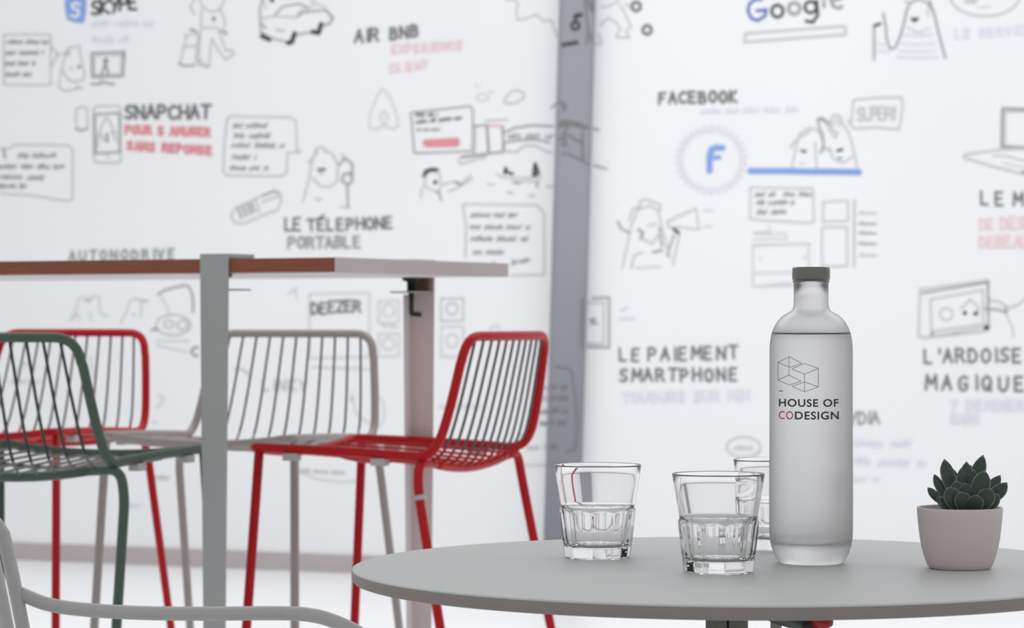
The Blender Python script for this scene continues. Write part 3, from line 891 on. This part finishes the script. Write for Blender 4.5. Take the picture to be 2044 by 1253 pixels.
def stool(label, pose, paint, wirem, backm, ring=False, group='wire bar stools at the high table'):
    X, Y, th = pose
    t = thing('bar_stool', label, 'bar stool', (X, Y, 0), th - math.pi / 2, group)
    R = 0.0083
    # perimeter frame
    n = len(PROF_S)
    left = [shell(-1, p) for p in PROF_S]
    right = [shell(1, p) for p in PROF_S]
    path = []
    rf = 0.022
    # front edge, left to right
    for i in range(13):
        u = -1 + 2 * i / 12
        q_ = shell(u, PROF_S[0])
        path.append(q_)
    rt = 0.040
    # assemble with rounded corners: drop points close to the corners and insert quadratic arcs

    def corner(a, b, c, seg=6):
        return [a * (1 - s / seg) ** 2 + b * 2 * (s / seg) * (1 - s / seg) + c * (s / seg) ** 2 for s in range(seg + 1)]
    front = [q_ for q_ in path if abs(q_.x) < W_ - rf]
    rs = [q_ for q_ in right if q_.y < YF - rf and q_.z < ZT - rt]
    ls = [q_ for q_ in left if q_.y < YF - rf and q_.z < ZT - rt]
    top = [shell(-1 + 2 * i / 14, PROF_S[-1]) for i in range(15)]
    top_in = [q_ for q_ in top if abs(q_.x) < WB - rt]
    loop = []
    loop += front
    fr = right[0]
    loop += corner(Vector((W_ - rf, fr.y, fr.z - 0.002)), fr, Vector((W_, YF - rf, fr.z)))
    loop += rs
    tr = right[-1]
    loop += corner(shell(1, PROF_S[-1]) + Vector((0.004, 0.008, -rt)), tr, Vector((WB - rt, tr.y - 0.004, tr.z)))
    loop += list(reversed(top_in))
    tl = left[-1]
    loop += corner(Vector((-WB + rt, tl.y - 0.004, tl.z)), tl, shell(-1, PROF_S[-1]) + Vector((-0.004, 0.008, -rt)))
    loop += list(reversed(ls))
    fl = left[0]
    loop += corner(Vector((-W_, YF - rf, fl.z)), fl, Vector((-W_ + rf, fl.y, fl.z - 0.002)))
    lp = [loop[0]]
    for q_ in loop[1:]:
        if (q_ - lp[-1]).length > 0.004:
            lp.append(q_)
    tube('frame', lp, R, paint, t, 14, True)
    # crossbar under the back of the seat, and legs
    zc = 0.722
    cb = [Vector((0.155 * (-1 + 2 * i / 12), YR - 0.006, zc - 0.013 * (1 - (-1 + 2 * i / 12) ** 2))) for i in range(13)]
    tube('crossbar', cb, R, paint, t, 12)
    we, sb, sf, sl = 0.0224, 0.195, 0.067, 0.037
    for s in (-1, 1):
        x0 = s * (W_ + we)
        p = [Vector((s * 0.155, YR - 0.006, zc)), Vector((s * (W_ + 0.012), YR - 0.004, zc + 0.004)), Vector((x0, YR - 0.008, 0.68)),
             Vector((x0 + s * sl * 0.68, YR - 0.008 - sb * 0.68, 0.0))]
        pth = fillet(p, [0, 0.030, 0.05, 0], 8)
        lg = tube('leg', pth, R, paint, t, 12)
        if ring and s == -1:
            c = Vector((x0, YR - 0.008, 0.68))
            d = Vector((s * sl, -sb, -1)).normalized()
            pc = c + d * 0.012
            rg = tube('ring', [pc - d * 0.004, pc + d * 0.004], 0.0112, M['pad'], lg, 16)
            rg['label'] = 'pale plastic ring near the top of the leg'
        xf = s * W_
        y1 = 0.1812
        tube('leg', [Vector((xf, y1, ZF - 0.004)), Vector((xf + s * sl * 0.36, y1 + sf * 0.36, 0.36)), Vector((xf + s * sl * 0.72, y1 + sf * 0.72, 0.0))], R, paint, t, 12)
    # stacking pads below the side tubes
    for s in (-1, 1):
        for yy in (0.118, -0.050):
            pd = box('stacking_pad', (s * W_, yy, ZF - 0.0125 - (YF - yy) * 0.033), (0.020, 0.028, 0.013), M['pad'], t, 0.002)
            pd['label'] = 'pale plastic stacking pad'
    # support bar under the seat wires
    sbp = [shell(-1 + 2 * i / 10, (0, 0.03, 0.742)) + Vector((0, 0, -0.006)) for i in range(11)]
    tube('support_bar', sbp, 0.0035, paint, t, 8)
    # wires
    N = 11
    isp = min(range(n), key=lambda i: abs(PROF_S[i][2] - 0.757) + (0 if PROF_S[i][1] < -0.14 else 1))
    for k in range(N):
        u = -1 + 2 * (k + 1) / (N + 1)
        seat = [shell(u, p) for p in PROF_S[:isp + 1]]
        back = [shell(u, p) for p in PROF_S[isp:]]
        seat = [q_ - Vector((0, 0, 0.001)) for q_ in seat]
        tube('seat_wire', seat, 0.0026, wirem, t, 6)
        tube('back_wire', back, 0.0026, backm, t, 6)  # upper part of the same wire, backlit shade in its colour
    return t


stool('red wire bar stool at the right end of the high table, facing left', (-0.1918, 4.9618, 2.7431), M['red'], M['red'], M['shaded_wire'], ring=True)
stool('dark green wire bar stool in the left foreground, seen from behind', (-0.7871, 4.721, 1.1929), M['green'], M['grey_wire'], M['shaded_green'])
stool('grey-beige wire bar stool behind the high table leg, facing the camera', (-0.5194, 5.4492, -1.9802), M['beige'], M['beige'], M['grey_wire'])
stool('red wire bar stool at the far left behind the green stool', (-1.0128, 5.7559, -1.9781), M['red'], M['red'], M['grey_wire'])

# ------------------------------------------------------------------ high table
C0 = Vector((-0.29, 4.57))
E1 = Vector((0.47, 0.88)).normalized()
E2 = Vector((-0.88, 0.47)).normalized()
ht = thing('high_table', 'long high table with red-brown long edge and pale end on grey clamped legs', 'high table', (C0.x, C0.y, 0), 0)


def tp(a, b, z):
    """a along the short side, b along the long side, relative to the near right corner"""
    v = E1 * a + E2 * b
    return Vector((v.x, v.y, z))


LT, WT, ZT1, ZT0 = 1.8, 0.60, 1.0695, 1.0458


def tbox(name, a0, a1, b0, b1, z0, z1, m, parent, bevel=0.0):
    return hexa(name, [tp(a0, b0, z0), tp(a1, b0, z0), tp(a1, b1, z0), tp(a0, b1, z0)],
                [tp(a0, b0, z1), tp(a1, b0, z1), tp(a1, b1, z1), tp(a0, b1, z1)], m, parent, bevel)


tbox('tabletop', 0.003, WT - 0.003, 0.003, LT - 0.003, ZT0 + 0.0005, ZT1, M['top_dark'], ht)
tbox('underside_panel', 0.004, WT - 0.004, 0.004, LT - 0.004, ZT0 - 0.0008, ZT0 + 0.0004, M['underside'], ht)
for a0, a1 in ((0, 0.003), (WT - 0.003, WT)):
    o = tbox('long_edge_band', a0, a1, 0.0, LT, ZT0, ZT1, M['wood'], ht)
    o['label'] = 'red-brown wooden long edge'
for b0, b1 in ((-0.001, 0.003), (LT - 0.003, LT + 0.001)):
    o = tbox('end_edge_band', 0.0, WT, b0, b1, ZT0 - 0.0003, ZT1 + 0.0003, M['end_band'], ht)
    o['label'] = 'pale pinkish grey end edge'


def clamp_leg(side, b, inner):
    """side -1: on the near long edge, +1: on the far one"""
    a = 0.0 if side < 0 else WT
    s = side
    m = M['steel'] if side < 0 else M['steel_in']
    th = 0.004
    wt, wb = 0.0285, 0.0170
    ztop = ZT1 + 0.0085
    a0, a1 = (a - th - 0.001, a - 0.001) if s < 0 else (a + 0.001, a + 0.001 + th)
    lo = [tp(a0, b - wb, 0), tp(a1, b - wb, 0), tp(a1, b + wb, 0), tp(a0, b + wb, 0)]
    hi = [tp(a0, b - wt, ztop), tp(a1, b - wt, ztop), tp(a1, b + wt, ztop), tp(a0, b + wt, ztop)]
    lg = hexa('leg', lo, hi, m, ht, 0.0008)
    # folded flange on the inner long side, below the clamp
    f0, f1 = (a1, a1 + 0.018) if s < 0 else (a0 - 0.018, a0)
    zf = ZT0 - 0.002
    lo = [tp(f0, b + wb - th, 0), tp(f1, b + wb - th, 0), tp(f1, b + wb, 0), tp(f0, b + wb, 0)]
    hi = [tp(f0, b + wt * 0.98 - th, zf - 0.03), tp(f1, b + wt * 0.98 - th, zf - 0.03), tp(f1, b + wt * 0.98, zf - 0.03), tp(f0, b + wt * 0.98, zf - 0.03)]
    hexa('flange', lo, hi, M['steel'] if s < 0 else M['flange'], lg, 0.0006)
    # lip over the top
    i0, i1 = (a - 0.001, a + 0.075) if s < 0 else (a - 0.075, a + 0.001)
    tbox('lip', i0, i1, b - wt, b + wt, ZT1 + 0.0008, ztop, m, lg, 0.001)
    # lower jaw plate with screw
    j0, j1 = (a, a + 0.072) if s < 0 else (a - 0.072, a)
    tbox('jaw_plate', j0, j1, b - 0.024, b + 0.024, 1.0165, 1.0195, M['steel'], lg, 0.0004)
    am = a + 0.020 if s < 0 else a - 0.034
    c = tp(am, b, 0)
    o = lathe('pressure_pad', [(0.0, 1.0445), (0.017, 1.0445), (0.017, 1.040), (0.0085, 1.037), (0.0075, 1.020), (0, 1.020)], M['knob_green'], lg, 20, (c.x, c.y, 0))
    o['label'] = 'dark clamping screw pad'
    if inner:
        jb = tbox('jaw_block', a - 0.010, a - 0.001, b - 0.024, b + 0.024, 1.0195, ZT0 - 0.0015, M['brown_metal'], lg, 0.001)
        jb['label'] = 'brown metal clamp block'
    pts = [Vector((c.x, c.y, 1.017)), Vector((c.x, c.y, 0.978)), Vector((c.x + 0.018 * s, c.y - 0.004, 0.977))]
    o = tube('clamp_handle', fillet(pts, 0.004, 4), 0.0048, M['knob_green'], lg, 10)
    o['label'] = 'dark green L-shaped clamp handle'
    return lg


clamp_leg(-1, 0.234, False)
clamp_leg(1, 0.184, True)
clamp_leg(-1, LT - 0.2, False)
clamp_leg(1, LT - 0.2, True)

# ------------------------------------------------------------------ round table
TX, TY, TZ, TR = 0.2035, 2.57, 0.742, 0.3505
rt_ = thing('round_table', 'round grey bistro table in the right foreground with glasses and bottle on it', 'table', (TX, TY, 0))
lathe('tabletop', [(0, TZ), (TR - 0.0022, TZ), (TR - 0.0008, TZ - 0.0006), (TR - 0.0003, TZ - 0.0016), (TR - 0.0004, TZ - 0.0018), (0, TZ - 0.0018)], M['table'], rt_, 160)
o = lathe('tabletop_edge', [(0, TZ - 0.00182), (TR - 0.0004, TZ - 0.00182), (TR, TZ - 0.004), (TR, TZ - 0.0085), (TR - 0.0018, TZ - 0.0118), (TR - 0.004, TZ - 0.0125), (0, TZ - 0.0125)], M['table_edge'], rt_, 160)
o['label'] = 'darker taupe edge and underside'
ccx = -0.006
lathe('mounting_plate', [(0, 0.7292), (0.10, 0.7292), (0.10, 0.7252), (0.05, 0.7225), (0, 0.7225)], M['knob_green'], rt_, 32, (ccx, 0, 0))
lathe('column', [(0, 0.7224), (0.0195, 0.7224), (0.0195, 0.03), (0.03, 0.022), (0, 0.022)], M['column'], rt_, 32, (ccx, 0, 0))
tube('seam', [Vector((ccx - 0.0005, -0.0196, 0.720)), Vector((ccx - 0.0005, -0.0196, 0.05))], 0.0009, M['knob_green'], rt_, 6)
lv = tube('tilt_lever', smooth_path([(0.004, -0.02, 0.7085), (0.026, -0.09, 0.7075), (0.043, -0.155, 0.7075), (0.053, -0.19, 0.7075)], 5), [0.006] * 6 + [0.007] * 5 + [0.009] * 5, M['knob_green'], rt_, 12)
lv['label'] = 'dark green tilt lever under the tabletop'
lt = tube('lever_tip', [Vector((0.053, -0.187, 0.7125)), Vector((0.062, -0.20, 0.7125)), Vector((0.066, -0.204, 0.713))], [0.0055, 0.0065, 0.004], M['red_plastic'], lv, 12)
lt['label'] = 'red tip'
tube('brace', [Vector((0.030, -0.10, 0.713)), Vector((0.030, -0.09, 0.62)), Vector((ccx + 0.01, -0.01, 0.55))], 0.005, M['column'], rt_, 10)
for k in range(4):
    a = math.radians(45 + 90 * k)
    tube('foot', [Vector((ccx + 0.02 * math.cos(a), 0.02 * math.sin(a), 0.03)), Vector((ccx + 0.15 * math.cos(a), 0.15 * math.sin(a), 0.024)),
                  Vector((ccx + 0.28 * math.cos(a), 0.28 * math.sin(a), 0.010))], 0.010, M['column'], rt_, 10)


# ------------------------------------------------------------------ tumblers
def make_glass_mesh():
    n = 180
    NF = 10
    H = 0.0885
    rb, rt = 0.0305, 0.0418
    V, Fc = [], []
    rings = []

    def smooth_r(z):
        t = z / H
        if z > 0.0485:
            return 0.0350 + (rt - 0.0350) * ((z - 0.0485) / (H - 0.0485)) ** 1.0
        # bulging foot zone
        zz = z / 0.0485
        base = 0.0318 + (0.0371 - 0.0318) * zz ** 0.9
        if zz > 0.92:
            base -= (zz - 0.92) / 0.08 * 0.0021
        return base
    zs = [0.0006, 0.002, 0.006, 0.010, 0.015, 0.020, 0.025, 0.030, 0.034, 0.037, 0.0395, 0.0415, 0.0430, 0.0442, 0.0455, 0.047, 0.0485, 0.051, 0.058, 0.066, 0.074, 0.081, H - 0.0012, H - 0.0004]
    for z in zs:
        ring = []
        for j in range(n):
            a = 2 * math.pi * j / n
            ph = ((a * NF / (2 * math.pi)) % 1.0 - 0.5) * 2 * math.pi / NF
            r = smooth_r(z)
            if z < 0.0478:
                ap = 0.0300 + (0.0356 - 0.0300) * (z / 0.0485)
                apz = ap
                if z > 0.0425:
                    apz += ((z - 0.0425) / 0.0053) ** 2 * 0.0022
                rf = apz / math.cos(ph)
                # soft minimum of the flat facet and the round bulge
                k = 0.00025
                h = max(0, min(1, 0.5 + 0.5 * (r - rf) / k))
                r = r * (1 - h) + rf * h - k * h * (1 - h)
            if z < 0.001:
                r -= 0.0012
            ring.append((r * math.cos(a), r * math.sin(a), z if z >= 0.001 else 0.0))
        rings.append(ring)
    # rim and inside
    inn = []
    prof = [(rt - 0.0004, H + 0.0001), (rt - 0.0012, H - 0.0001), (rt - 0.0017, H - 0.0012)]
    for (r, z) in prof:
        inn.append((r, z))
    for z in [0.080, 0.070, 0.060, 0.053]:
        inn.append((0.0328 + (rt - 0.0018 - 0.0328) * (z - 0.047) / (H - 0.047), z))
    for z in [0.047, 0.040, 0.030, 0.020]:
        inn.append((0.0288 + (0.0328 - 0.0288) * (z - 0.013) / 0.034, z))
    inn += [(0.0284, 0.0145), (0.0266, 0.0118), (0.021, 0.0104), (0.012, 0.0098), (0.004, 0.0097)]
    for (r, z) in inn:
        rings.append([(r * math.cos(2 * math.pi * j / n), r * math.sin(2 * math.pi * j / n), z) for j in range(n)])
    for rg in rings:
        V += rg
    for i in range(len(rings) - 1):
        for j in range(n):
            Fc.append((i * n + j, i * n + (j + 1) % n, (i + 1) * n + (j + 1) % n, (i + 1) * n + j))
    Fc.append(tuple((len(rings) - 1) * n + j for j in range(n)))
    # slightly hollow underside
    c = len(V)
    for j in range(n):
        a = 2 * math.pi * j / n
        V.append((0.024 * math.cos(a), 0.024 * math.sin(a), 0.0004))
    for j in range(n):
        Fc.append((j, c + j, c + (j + 1) % n, (j + 1) % n))
    c2 = len(V)
    for j in range(n):
        a = 2 * math.pi * j / n
        V.append((0.020 * math.cos(a), 0.020 * math.sin(a), 0.0018))
    for j in range(n):
        Fc.append((c + j, c2 + j, c2 + (j + 1) % n, c + (j + 1) % n))
    Fc.append(tuple(c2 + j for j in range(n)))
    me = mesh('tumbler', V, Fc)
    fix(me)
    for p in me.polygons:
        p.use_smooth = True
    return me


gm = make_glass_mesh()
gm.materials.append(M['glass'])
ZTAB = TZ + 0.0001
for (x, y, a, lab) in ((0.0817, 2.667, 0.10, 'clear faceted tumbler standing alone at the left of the round table'),
                       (0.1856, 2.514, 0.42, 'clear faceted tumbler nearest the camera, left of the bottle'),
                       (0.2607, 2.765, 0.2, 'clear faceted tumbler half hidden behind the bottle')):
    g = bpy.data.objects.new('tumbler', gm)
    COL.objects.link(g)
    g.location = (x, y, ZTAB)
    g.rotation_euler = (0, 0, a)
    g['label'] = lab
    g['category'] = 'glass'
    g['group'] = 'tumblers on the round table'

# ------------------------------------------------------------------ bottle
BX, BY = 0.2786, 2.604
bt = thing('water_bottle', 'tall frosted glass bottle with pewter cap and printed cube logo', 'bottle', (BX, BY, ZTAB))
sc = 2.604 / FPX


def bz(y):
    return (1123.5 - y) * sc


OUT = [(0.0, 0.0008), (0.022, 0.0008), (0.0285, 0.0), (0.0300, 0.0008), (0.0322, 0.004), (0.0352, 0.010), (0.0373, 0.0165), (0.0384, 0.0235), (0.0388, 0.032),
       (0.0389, 0.060), (0.0386, 0.12), (0.0386, 0.197), (0.0384, 0.2030), (0.0377, 0.2090), (0.0365, 0.2145), (0.0346, 0.2195), (0.0318, 0.2245),
       (0.0284, 0.2285), (0.0245, 0.2315), (0.0208, 0.2334), (0.0183, 0.2348), (0.0170, 0.2370), (0.0163, 0.2405), (0.0161, 0.2480), (0.0162, 0.2580),
       (0.0163, 0.2608), (0.0171, 0.2614), (0.0172, 0.2626), (0.0165, 0.2634)]
INN = [(0.0135, 0.2634), (0.0135, 0.245), (0.0140, 0.2375), (0.0165, 0.2335), (0.0205, 0.2308), (0.0250, 0.2280), (0.0290, 0.2240), (0.0320, 0.2195),
       (0.0342, 0.2130), (0.0354, 0.2050), (0.0358, 0.195), (0.0358, 0.120), (0.0360, 0.050), (0.0356, 0.030), (0.0335, 0.0215), (0.028, 0.0185), (0.0, 0.0175)]
gb = lathe('glass_body', OUT + INN, M['frost'], bt, 96)
gb.data.materials.append(M['glass'])
for p in gb.data.polygons:          # only the outside is etched, the inside of the bottle is clear
    c_ = p.center
    rr = math.hypot(c_.x, c_.y)
    if p.normal.x * c_.x + p.normal.y * c_.y < -1e-7 or (0.005 < c_.z < 0.03 and p.normal.z > 0.3 and rr < 0.0352):
        p.material_index = 1
# water fills the bottle up to the shoulder (overlaps the inner wall slightly so no air gap is left)
wprof = [(0.0, 0.0172), (0.0282, 0.0182), (0.0338, 0.0213), (0.0359, 0.030), (0.0363, 0.050), (0.0361, 0.120), (0.0361, 0.195), (0.0357, 0.205), (0.0347, 0.2120), (0.0345, 0.2138), (0.0, 0.2138)]
o = lathe('water', wprof, M['water'], bt, 96)
o['label'] = 'clear water filling the bottle to the shoulder'
wl_ = lathe('painted_meniscus', [(0.0338, 0.2128), (0.0350, 0.2128), (0.0346, 0.2143), (0.0334, 0.2143), (0.0338, 0.2128)], M['print_thin'], bt, 96)  # solid dark ring painting in the refraction at the water's rim
wl_['label'] = 'dark ring painted in for the meniscus refraction'
lathe('cap', [(0.0, 0.2636), (0.0172, 0.2636), (0.0176, 0.2642), (0.0176, 0.2735), (0.0172, 0.2752), (0.0160, 0.2756), (0.0, 0.2756)], M['cap'], bt, 64)
PR = 0.0389


def wrap(px, py, lift=0.00025, prad=None):
    """front of the bottle surface for printed artwork"""
    zz = bz(py)
    r = 0.0387 if prad is None else prad
    X = (px - 1619.5) * sc
    s = max(-0.98, min(0.98, X / r))
    # view direction is not exactly -Y at the bottle, turn the print towards the lens
    phi = math.asin(s)
    base = math.atan2(BX, BY)
    ang = phi - base * 0 - math.pi / 2 - base
    rr = r + lift
    return Vector((rr * math.cos(ang), rr * math.sin(ang), zz))


def print_lines(name, segs, wpx, m, label=None):
    V, Fc = [], []
    for (a, b) in segs:
        dx, dy = b[0] - a[0], b[1] - a[1]
        L = math.hypot(dx, dy)
        nx, ny = -dy / L * wpx / 2, dx / L * wpx / 2
        k = max(1, int(L / 5))
        base = len(V)
        for i in range(k + 1):
            x, y = a[0] + dx * i / k, a[1] + dy * i / k
            V.append(wrap(x + nx, y + ny))
            V.append(wrap(x - nx, y - ny))
        for i in range(k):
            q0 = base + 2 * i
            Fc.append((q0, q0 + 1, q0 + 3, q0 + 2))
    o = link(name, mesh(name, V, Fc), m, bt)
    if label:
        o['label'] = label
    return o


def lp(p):
    return (1500 + p[0] / 3.296, 500 + p[1] / 3.296)


L_ = [((180, 732), (252, 695)), ((252, 695), (333, 737)), ((333, 737), (258, 765)), ((258, 765), (180, 732)), ((180, 732), (180, 848)),
      ((252, 695), (252, 815)), ((180, 848), (252, 815)), ((252, 815), (330, 852)), ((330, 852), (255, 880)), ((255, 880), (180, 848)),
      ((270, 775), (350, 738)), ((350, 738), (440, 770)), ((440, 770), (352, 808)), ((352, 808), (270, 775)), ((352, 808), (352, 922)),
      ((440, 770), (440, 890)), ((272, 888), (352, 858)), ((352, 858), (440, 890)), ((440, 890), (352, 922)), ((352, 922), (272, 888))]
print_lines('printed_logo', [(lp(a), lp(b)) for a, b in L_], 1.0, M['print_thin'], 'thin grey outline of two interlocking cubes')
print_lines('printed_dash', [(lp((186, 919)), lp((212, 919)))], 1.6, M['print'])


def print_text(name, s, x0, x1, ybase, h, m, label=None, bold=0.022):
    c = bpy.data.curves.new('txt', 'FONT')
    c.body = s
    c.size = 1.0
    c.offset = bold
    c.space_character = 1.12
    ob = bpy.data.objects.new('txt', c)
    COL.objects.link(ob)
    dg = bpy.context.evaluated_depsgraph_get()
    dg.update()
    me = bpy.data.meshes.new_from_object(ob.evaluated_get(dg))
    bpy.data.objects.remove(ob, do_unlink=True)
    xs = [v.co.x for v in me.vertices]
    ys = [v.co.y for v in me.vertices]
    mx, Mx, my, My = min(xs), max(xs), min(ys), max(ys)
    for v in me.vertices:
        px = x0 + (v.co.x - mx) / (Mx - mx) * (x1 - x0)
        py = ybase - (v.co.y - my) / (My - my) * h
        v.co = wrap(px, py)
    me.materials.clear()
    o = link(name, me, m, bt)
    if label:
        o['label'] = label
    return o


print_text('printed_text', 'HOUSE OF', 1556.5, 1673, 809.5, 15.5, M['print'], 'dark printed lettering HOUSE OF')
print_text('printed_text', 'CO', 1556.5, 1584.5, 834.5, 16, M['print_red'], 'red printed letters CO', 0.005)
print_text('printed_text', 'DESIGN', 1588, 1673.5, 834.5, 16, M['print'], 'dark printed letters DESIGN')

# ------------------------------------------------------------------ potted succulent
PX_, PY_ = 0.4085, 2.55
pp = thing('potted_succulent', 'small dark green rosette succulent in a blush ceramic pot', 'plant', (PX_, PY_, ZTAB))
PH = 0.0558
prof = [(0, 0), (0.0265, 0.0), (0.0280, 0.0008), (0.0300, 0.004), (0.0325, 0.011), (0.0347, 0.019), (0.0363, 0.028), (0.0375, 0.038), (0.0384, 0.047), (0.0389, PH - 0.0008), (0.0386, PH), (0.0368, PH),
        (0.0363, PH - 0.001), (0.0355, 0.044), (0, 0.044)]
lathe('pot', prof, M['pot'], pp, 72)
lathe('soil', [(0, 0.0448), (0.020, 0.0462), (0.0345, 0.0452), (0.0352, 0.0441), (0, 0.0441)], M['soil'], pp, 40)


def leaf_mesh(base, tip, wid, thick, up=0.35, flat=(0, -1, 0)):
    """fleshy pointed leaf from base to tip (local metres), curving upward"""
    B, T = Vector(base), Vector(tip)
    d = T - B
    L = d.length
    ctrl = B + d * 0.5 + Vector((d.x, d.y, 0)) * 0.16 - Vector((0, 0, L * up * 0.25))
    fl = Vector(flat)
    n, m = 12, 14
    V, Fc, E = [], [], []
    for i in range(n + 1):
        t = i / n
        c = B * (1 - t) ** 2 + ctrl * 2 * t * (1 - t) + T * t * t
        tg = ((ctrl - B) * (1 - t) + (T - ctrl) * t).normalized()
        side = tg.cross(fl)
        if side.length < 0.1:
            side = tg.cross(Vector((0, 0, 1)))
        side.normalize()
        nn = side.cross(tg).normalized()
        wv = 0.62 + 0.38 * math.sin(math.pi * min(1, t / 0.62) * 0.5) if t < 0.62 else max(0.0, 1 - ((t - 0.62) / 0.38) ** 2.7)
        wv = max(wv, 0.02)
        th = thick * (0.85 if t < 0.3 else 0.85) * max(0.04, (1 - t ** 2.6))
        for j in range(m):
            a = 2 * math.pi * j / m
            cs, sn = math.cos(a), math.sin(a)
            # keeled back, flatter inside
            x = cs * wid / 2 * wv
            y = sn * th / 2 * (1.15 - 0.35 * abs(cs))
            V.append(c + side * x + nn * y)
            E.append(max(abs(cs) ** 3, min(1, max(0, (t - 0.86) / 0.14))))
    for i in range(n):
        for j in range(m):
            Fc.append((i * m + j, i * m + (j + 1) % m, (i + 1) * m + (j + 1) % m, (i + 1) * m + j))
    Fc.append(tuple(reversed(range(m))))
    Fc.append(tuple(n * m + j for j in range(m)))
    me = mesh('leaf', V, Fc)
    fix(me)
    at = me.attributes.new('edge', 'FLOAT', 'POINT')
    at.data.foreach_set('value', E)
    return me


ps = PY_ / FPX


def leaf_px(bx, by, tx, ty, yb, yt, wpx, thpx, flat=(0, -1, 0.2), up=0.3):
    b = ((bx - 1916) * ps, yb, (1134 - by) * ps)
    t = ((tx - 1916) * ps, yt, (1134 - ty) * ps)
    link('leaf', leaf_mesh(b, t, wpx * ps, thpx * ps, up, flat), M['leaf'], pp, True)


# (base x, base y, tip x, tip y, base depth, tip depth, width, thickness)
LV = [
    # outer back and sides
    (1905, 1012, 1850, 972, 0.000, -0.004, 21, 14, (0.3, -1, 0.5)),
    (1905, 1008, 1868, 947, 0.004, 0.010, 24, 15, (0.5, -1, 0.3)),
    (1912, 1000, 1889, 917, 0.004, 0.012, 32, 17, (0.3, -1, 0.2)),
    (1925, 1000, 1968, 909, 0.006, 0.014, 30, 17, (-0.3, -1, 0.2)),
    (1935, 1008, 2001, 949, 0.004, 0.010, 26, 15, (-0.5, -1, 0.3)),
    (1940, 1014, 2009, 962, 0.000, -0.004, 30, 15, (-0.4, -1, 0.3)),
    (1920, 1000, 1946, 930, 0.010, 0.022, 26, 15, (0, -1, 0.2)),
    (1915, 1000, 1908, 936, 0.012, 0.024, 26, 15, (0, -1, 0.2)),
    (1900, 1016, 1864, 990, -0.006, -0.018, 24, 15, (0.2, -1, 0.8)),
    # centre
    (1925, 1000, 1931, 921, 0.002, 0.004, 27, 16, (0, -1, 0.1)),
    (1922, 1002, 1918, 934, -0.001, 0.000, 24, 14, (0.4, -1, 0.1)),
    (1930, 1002, 1944, 936, -0.001, 0.000, 24, 14, (-0.4, -1, 0.1)),
    # front layers
    (1925, 1010, 1903, 958, -0.008, -0.010, 36, 15, (0.2, -1, 0.2)),
    (1930, 1010, 1922, 962, -0.009, -0.012, 34, 14, (0, -1, 0.2)),
    (1934, 1014, 1961, 937, -0.008, -0.014, 38, 18, (-0.2, -1, 0.2)),
    (1918, 1018, 1884, 970, -0.012, -0.020, 38, 17, (0.2, -1, 0.3)),
    (1926, 1020, 1908, 978, -0.014, -0.024, 34, 16, (0, -1, 0.4)),
    (1940, 1018, 1970, 972, -0.013, -0.022, 38, 18, (-0.3, -1, 0.3)),
    (1932, 1020, 1942, 984, -0.015, -0.026, 34, 16, (0, -1, 0.4)),
    (1912, 1020, 1870, 990, -0.010, -0.018, 26, 15, (0.2, -1, 0.4)),
    (1945, 1020, 1988, 984, -0.010, -0.014, 30, 16, (-0.4, -1, 0.4)),
]
for l in LV:
    leaf_px(*l)

# ------------------------------------------------------------------ light grey armchair, lower left corner
fw = Vector((0.984, -0.18, 0)).normalized()
rgt = Vector((fw.y, -fw.x, 0))        # towards the lens
# origin: the point below the back tube of the far side
A0 = Vector((-0.525, 3.0, 0))
ac = thing('armchair', 'light grey tubular armchair in the lower left corner', 'armchair', tuple(A0))
WA = 0.52


def ap(f, r, z):
    return fw * f + rgt * r + Vector((0, 0, z))


RA = 0.0076
prof_side = [(0.46, 0.405), (0.30, 0.395), (0.10, 0.385), (0.055, 0.395), (0.038, 0.44), (0.018, 0.55), (0.0, 0.638), (-0.013, 0.70), (-0.022, 0.738)]
side = smooth_path([ap(f, 0, z) for f, z in prof_side], 5)
sideN = [p + rgt * WA for p in side]
loop = fillet([side[0]] + [], 0)
top_c = [ap(-0.030, 0.016, 0.7560), ap(-0.036, 0.05, 0.764), ap(-0.045, WA / 2, 0.768), ap(-0.036, WA - 0.05, 0.764), ap(-0.030, WA - 0.016, 0.756)]
lp_ = list(side) + smooth_path([side[-1]] + top_c + [sideN[-1]], 5)[1:-1] + list(reversed(sideN))
lp_ += [ap(0.475, WA - 0.02, 0.405), ap(0.48, WA / 2, 0.395), ap(0.475, 0.02, 0.405)]
tube('frame', lp_, RA, M['light_grey'], ac, 16, True)
NW = 11
for k in range(NW):
    u = (k + 0.55) / (NW + 0.1)
    r = 0.036 + (WA - 0.072) * k / (NW - 1)
    kk = 1 - (2 * r / WA - 1) ** 2
    pts = [ap(f - 0.014 * kk * (1 if z > 0.5 else 0), r, z - 0.015 * kk * (1 if z < 0.42 else 0)) for f, z in prof_side]
    pts.append(ap(-0.033 - 0.012 * kk, r, 0.760))
    rad = RA if k in (0, NW - 1) else 0.0028
    nm = 'back_post' if k in (0, NW - 1) else 'wire'
    tube(nm, smooth_path(pts, 4), rad, M['light_grey'], ac, 12 if rad > 0.005 else 6)
for r0, s in ((0.0, 1), (WA, -1)):
    # arm and front leg in one bent tube
    P_ = [(-0.004, 0.674), (0.026, 0.6635), (0.065, 0.6585), (0.13, 0.656), (0.20, 0.6565), (0.28, 0.6585), (0.315, 0.6575), (0.340, 0.652), (0.368, 0.640), (0.390, 0.622), (0.403, 0.590), (0.412, 0.45), (0.44, 0.0)]
    o = tube('arm', smooth_path([ap(f, r0 - s * 0.004, z) for f, z in P_], 5), RA, M['light_grey'], ac, 16)
    tube('leg', smooth_path([ap(0.06, r0, 0.39), ap(0.01, r0 - s * 0.01, 0.2), ap(-0.05, r0 - s * 0.02, 0.0)], 5), RA, M['light_grey'], ac, 12)
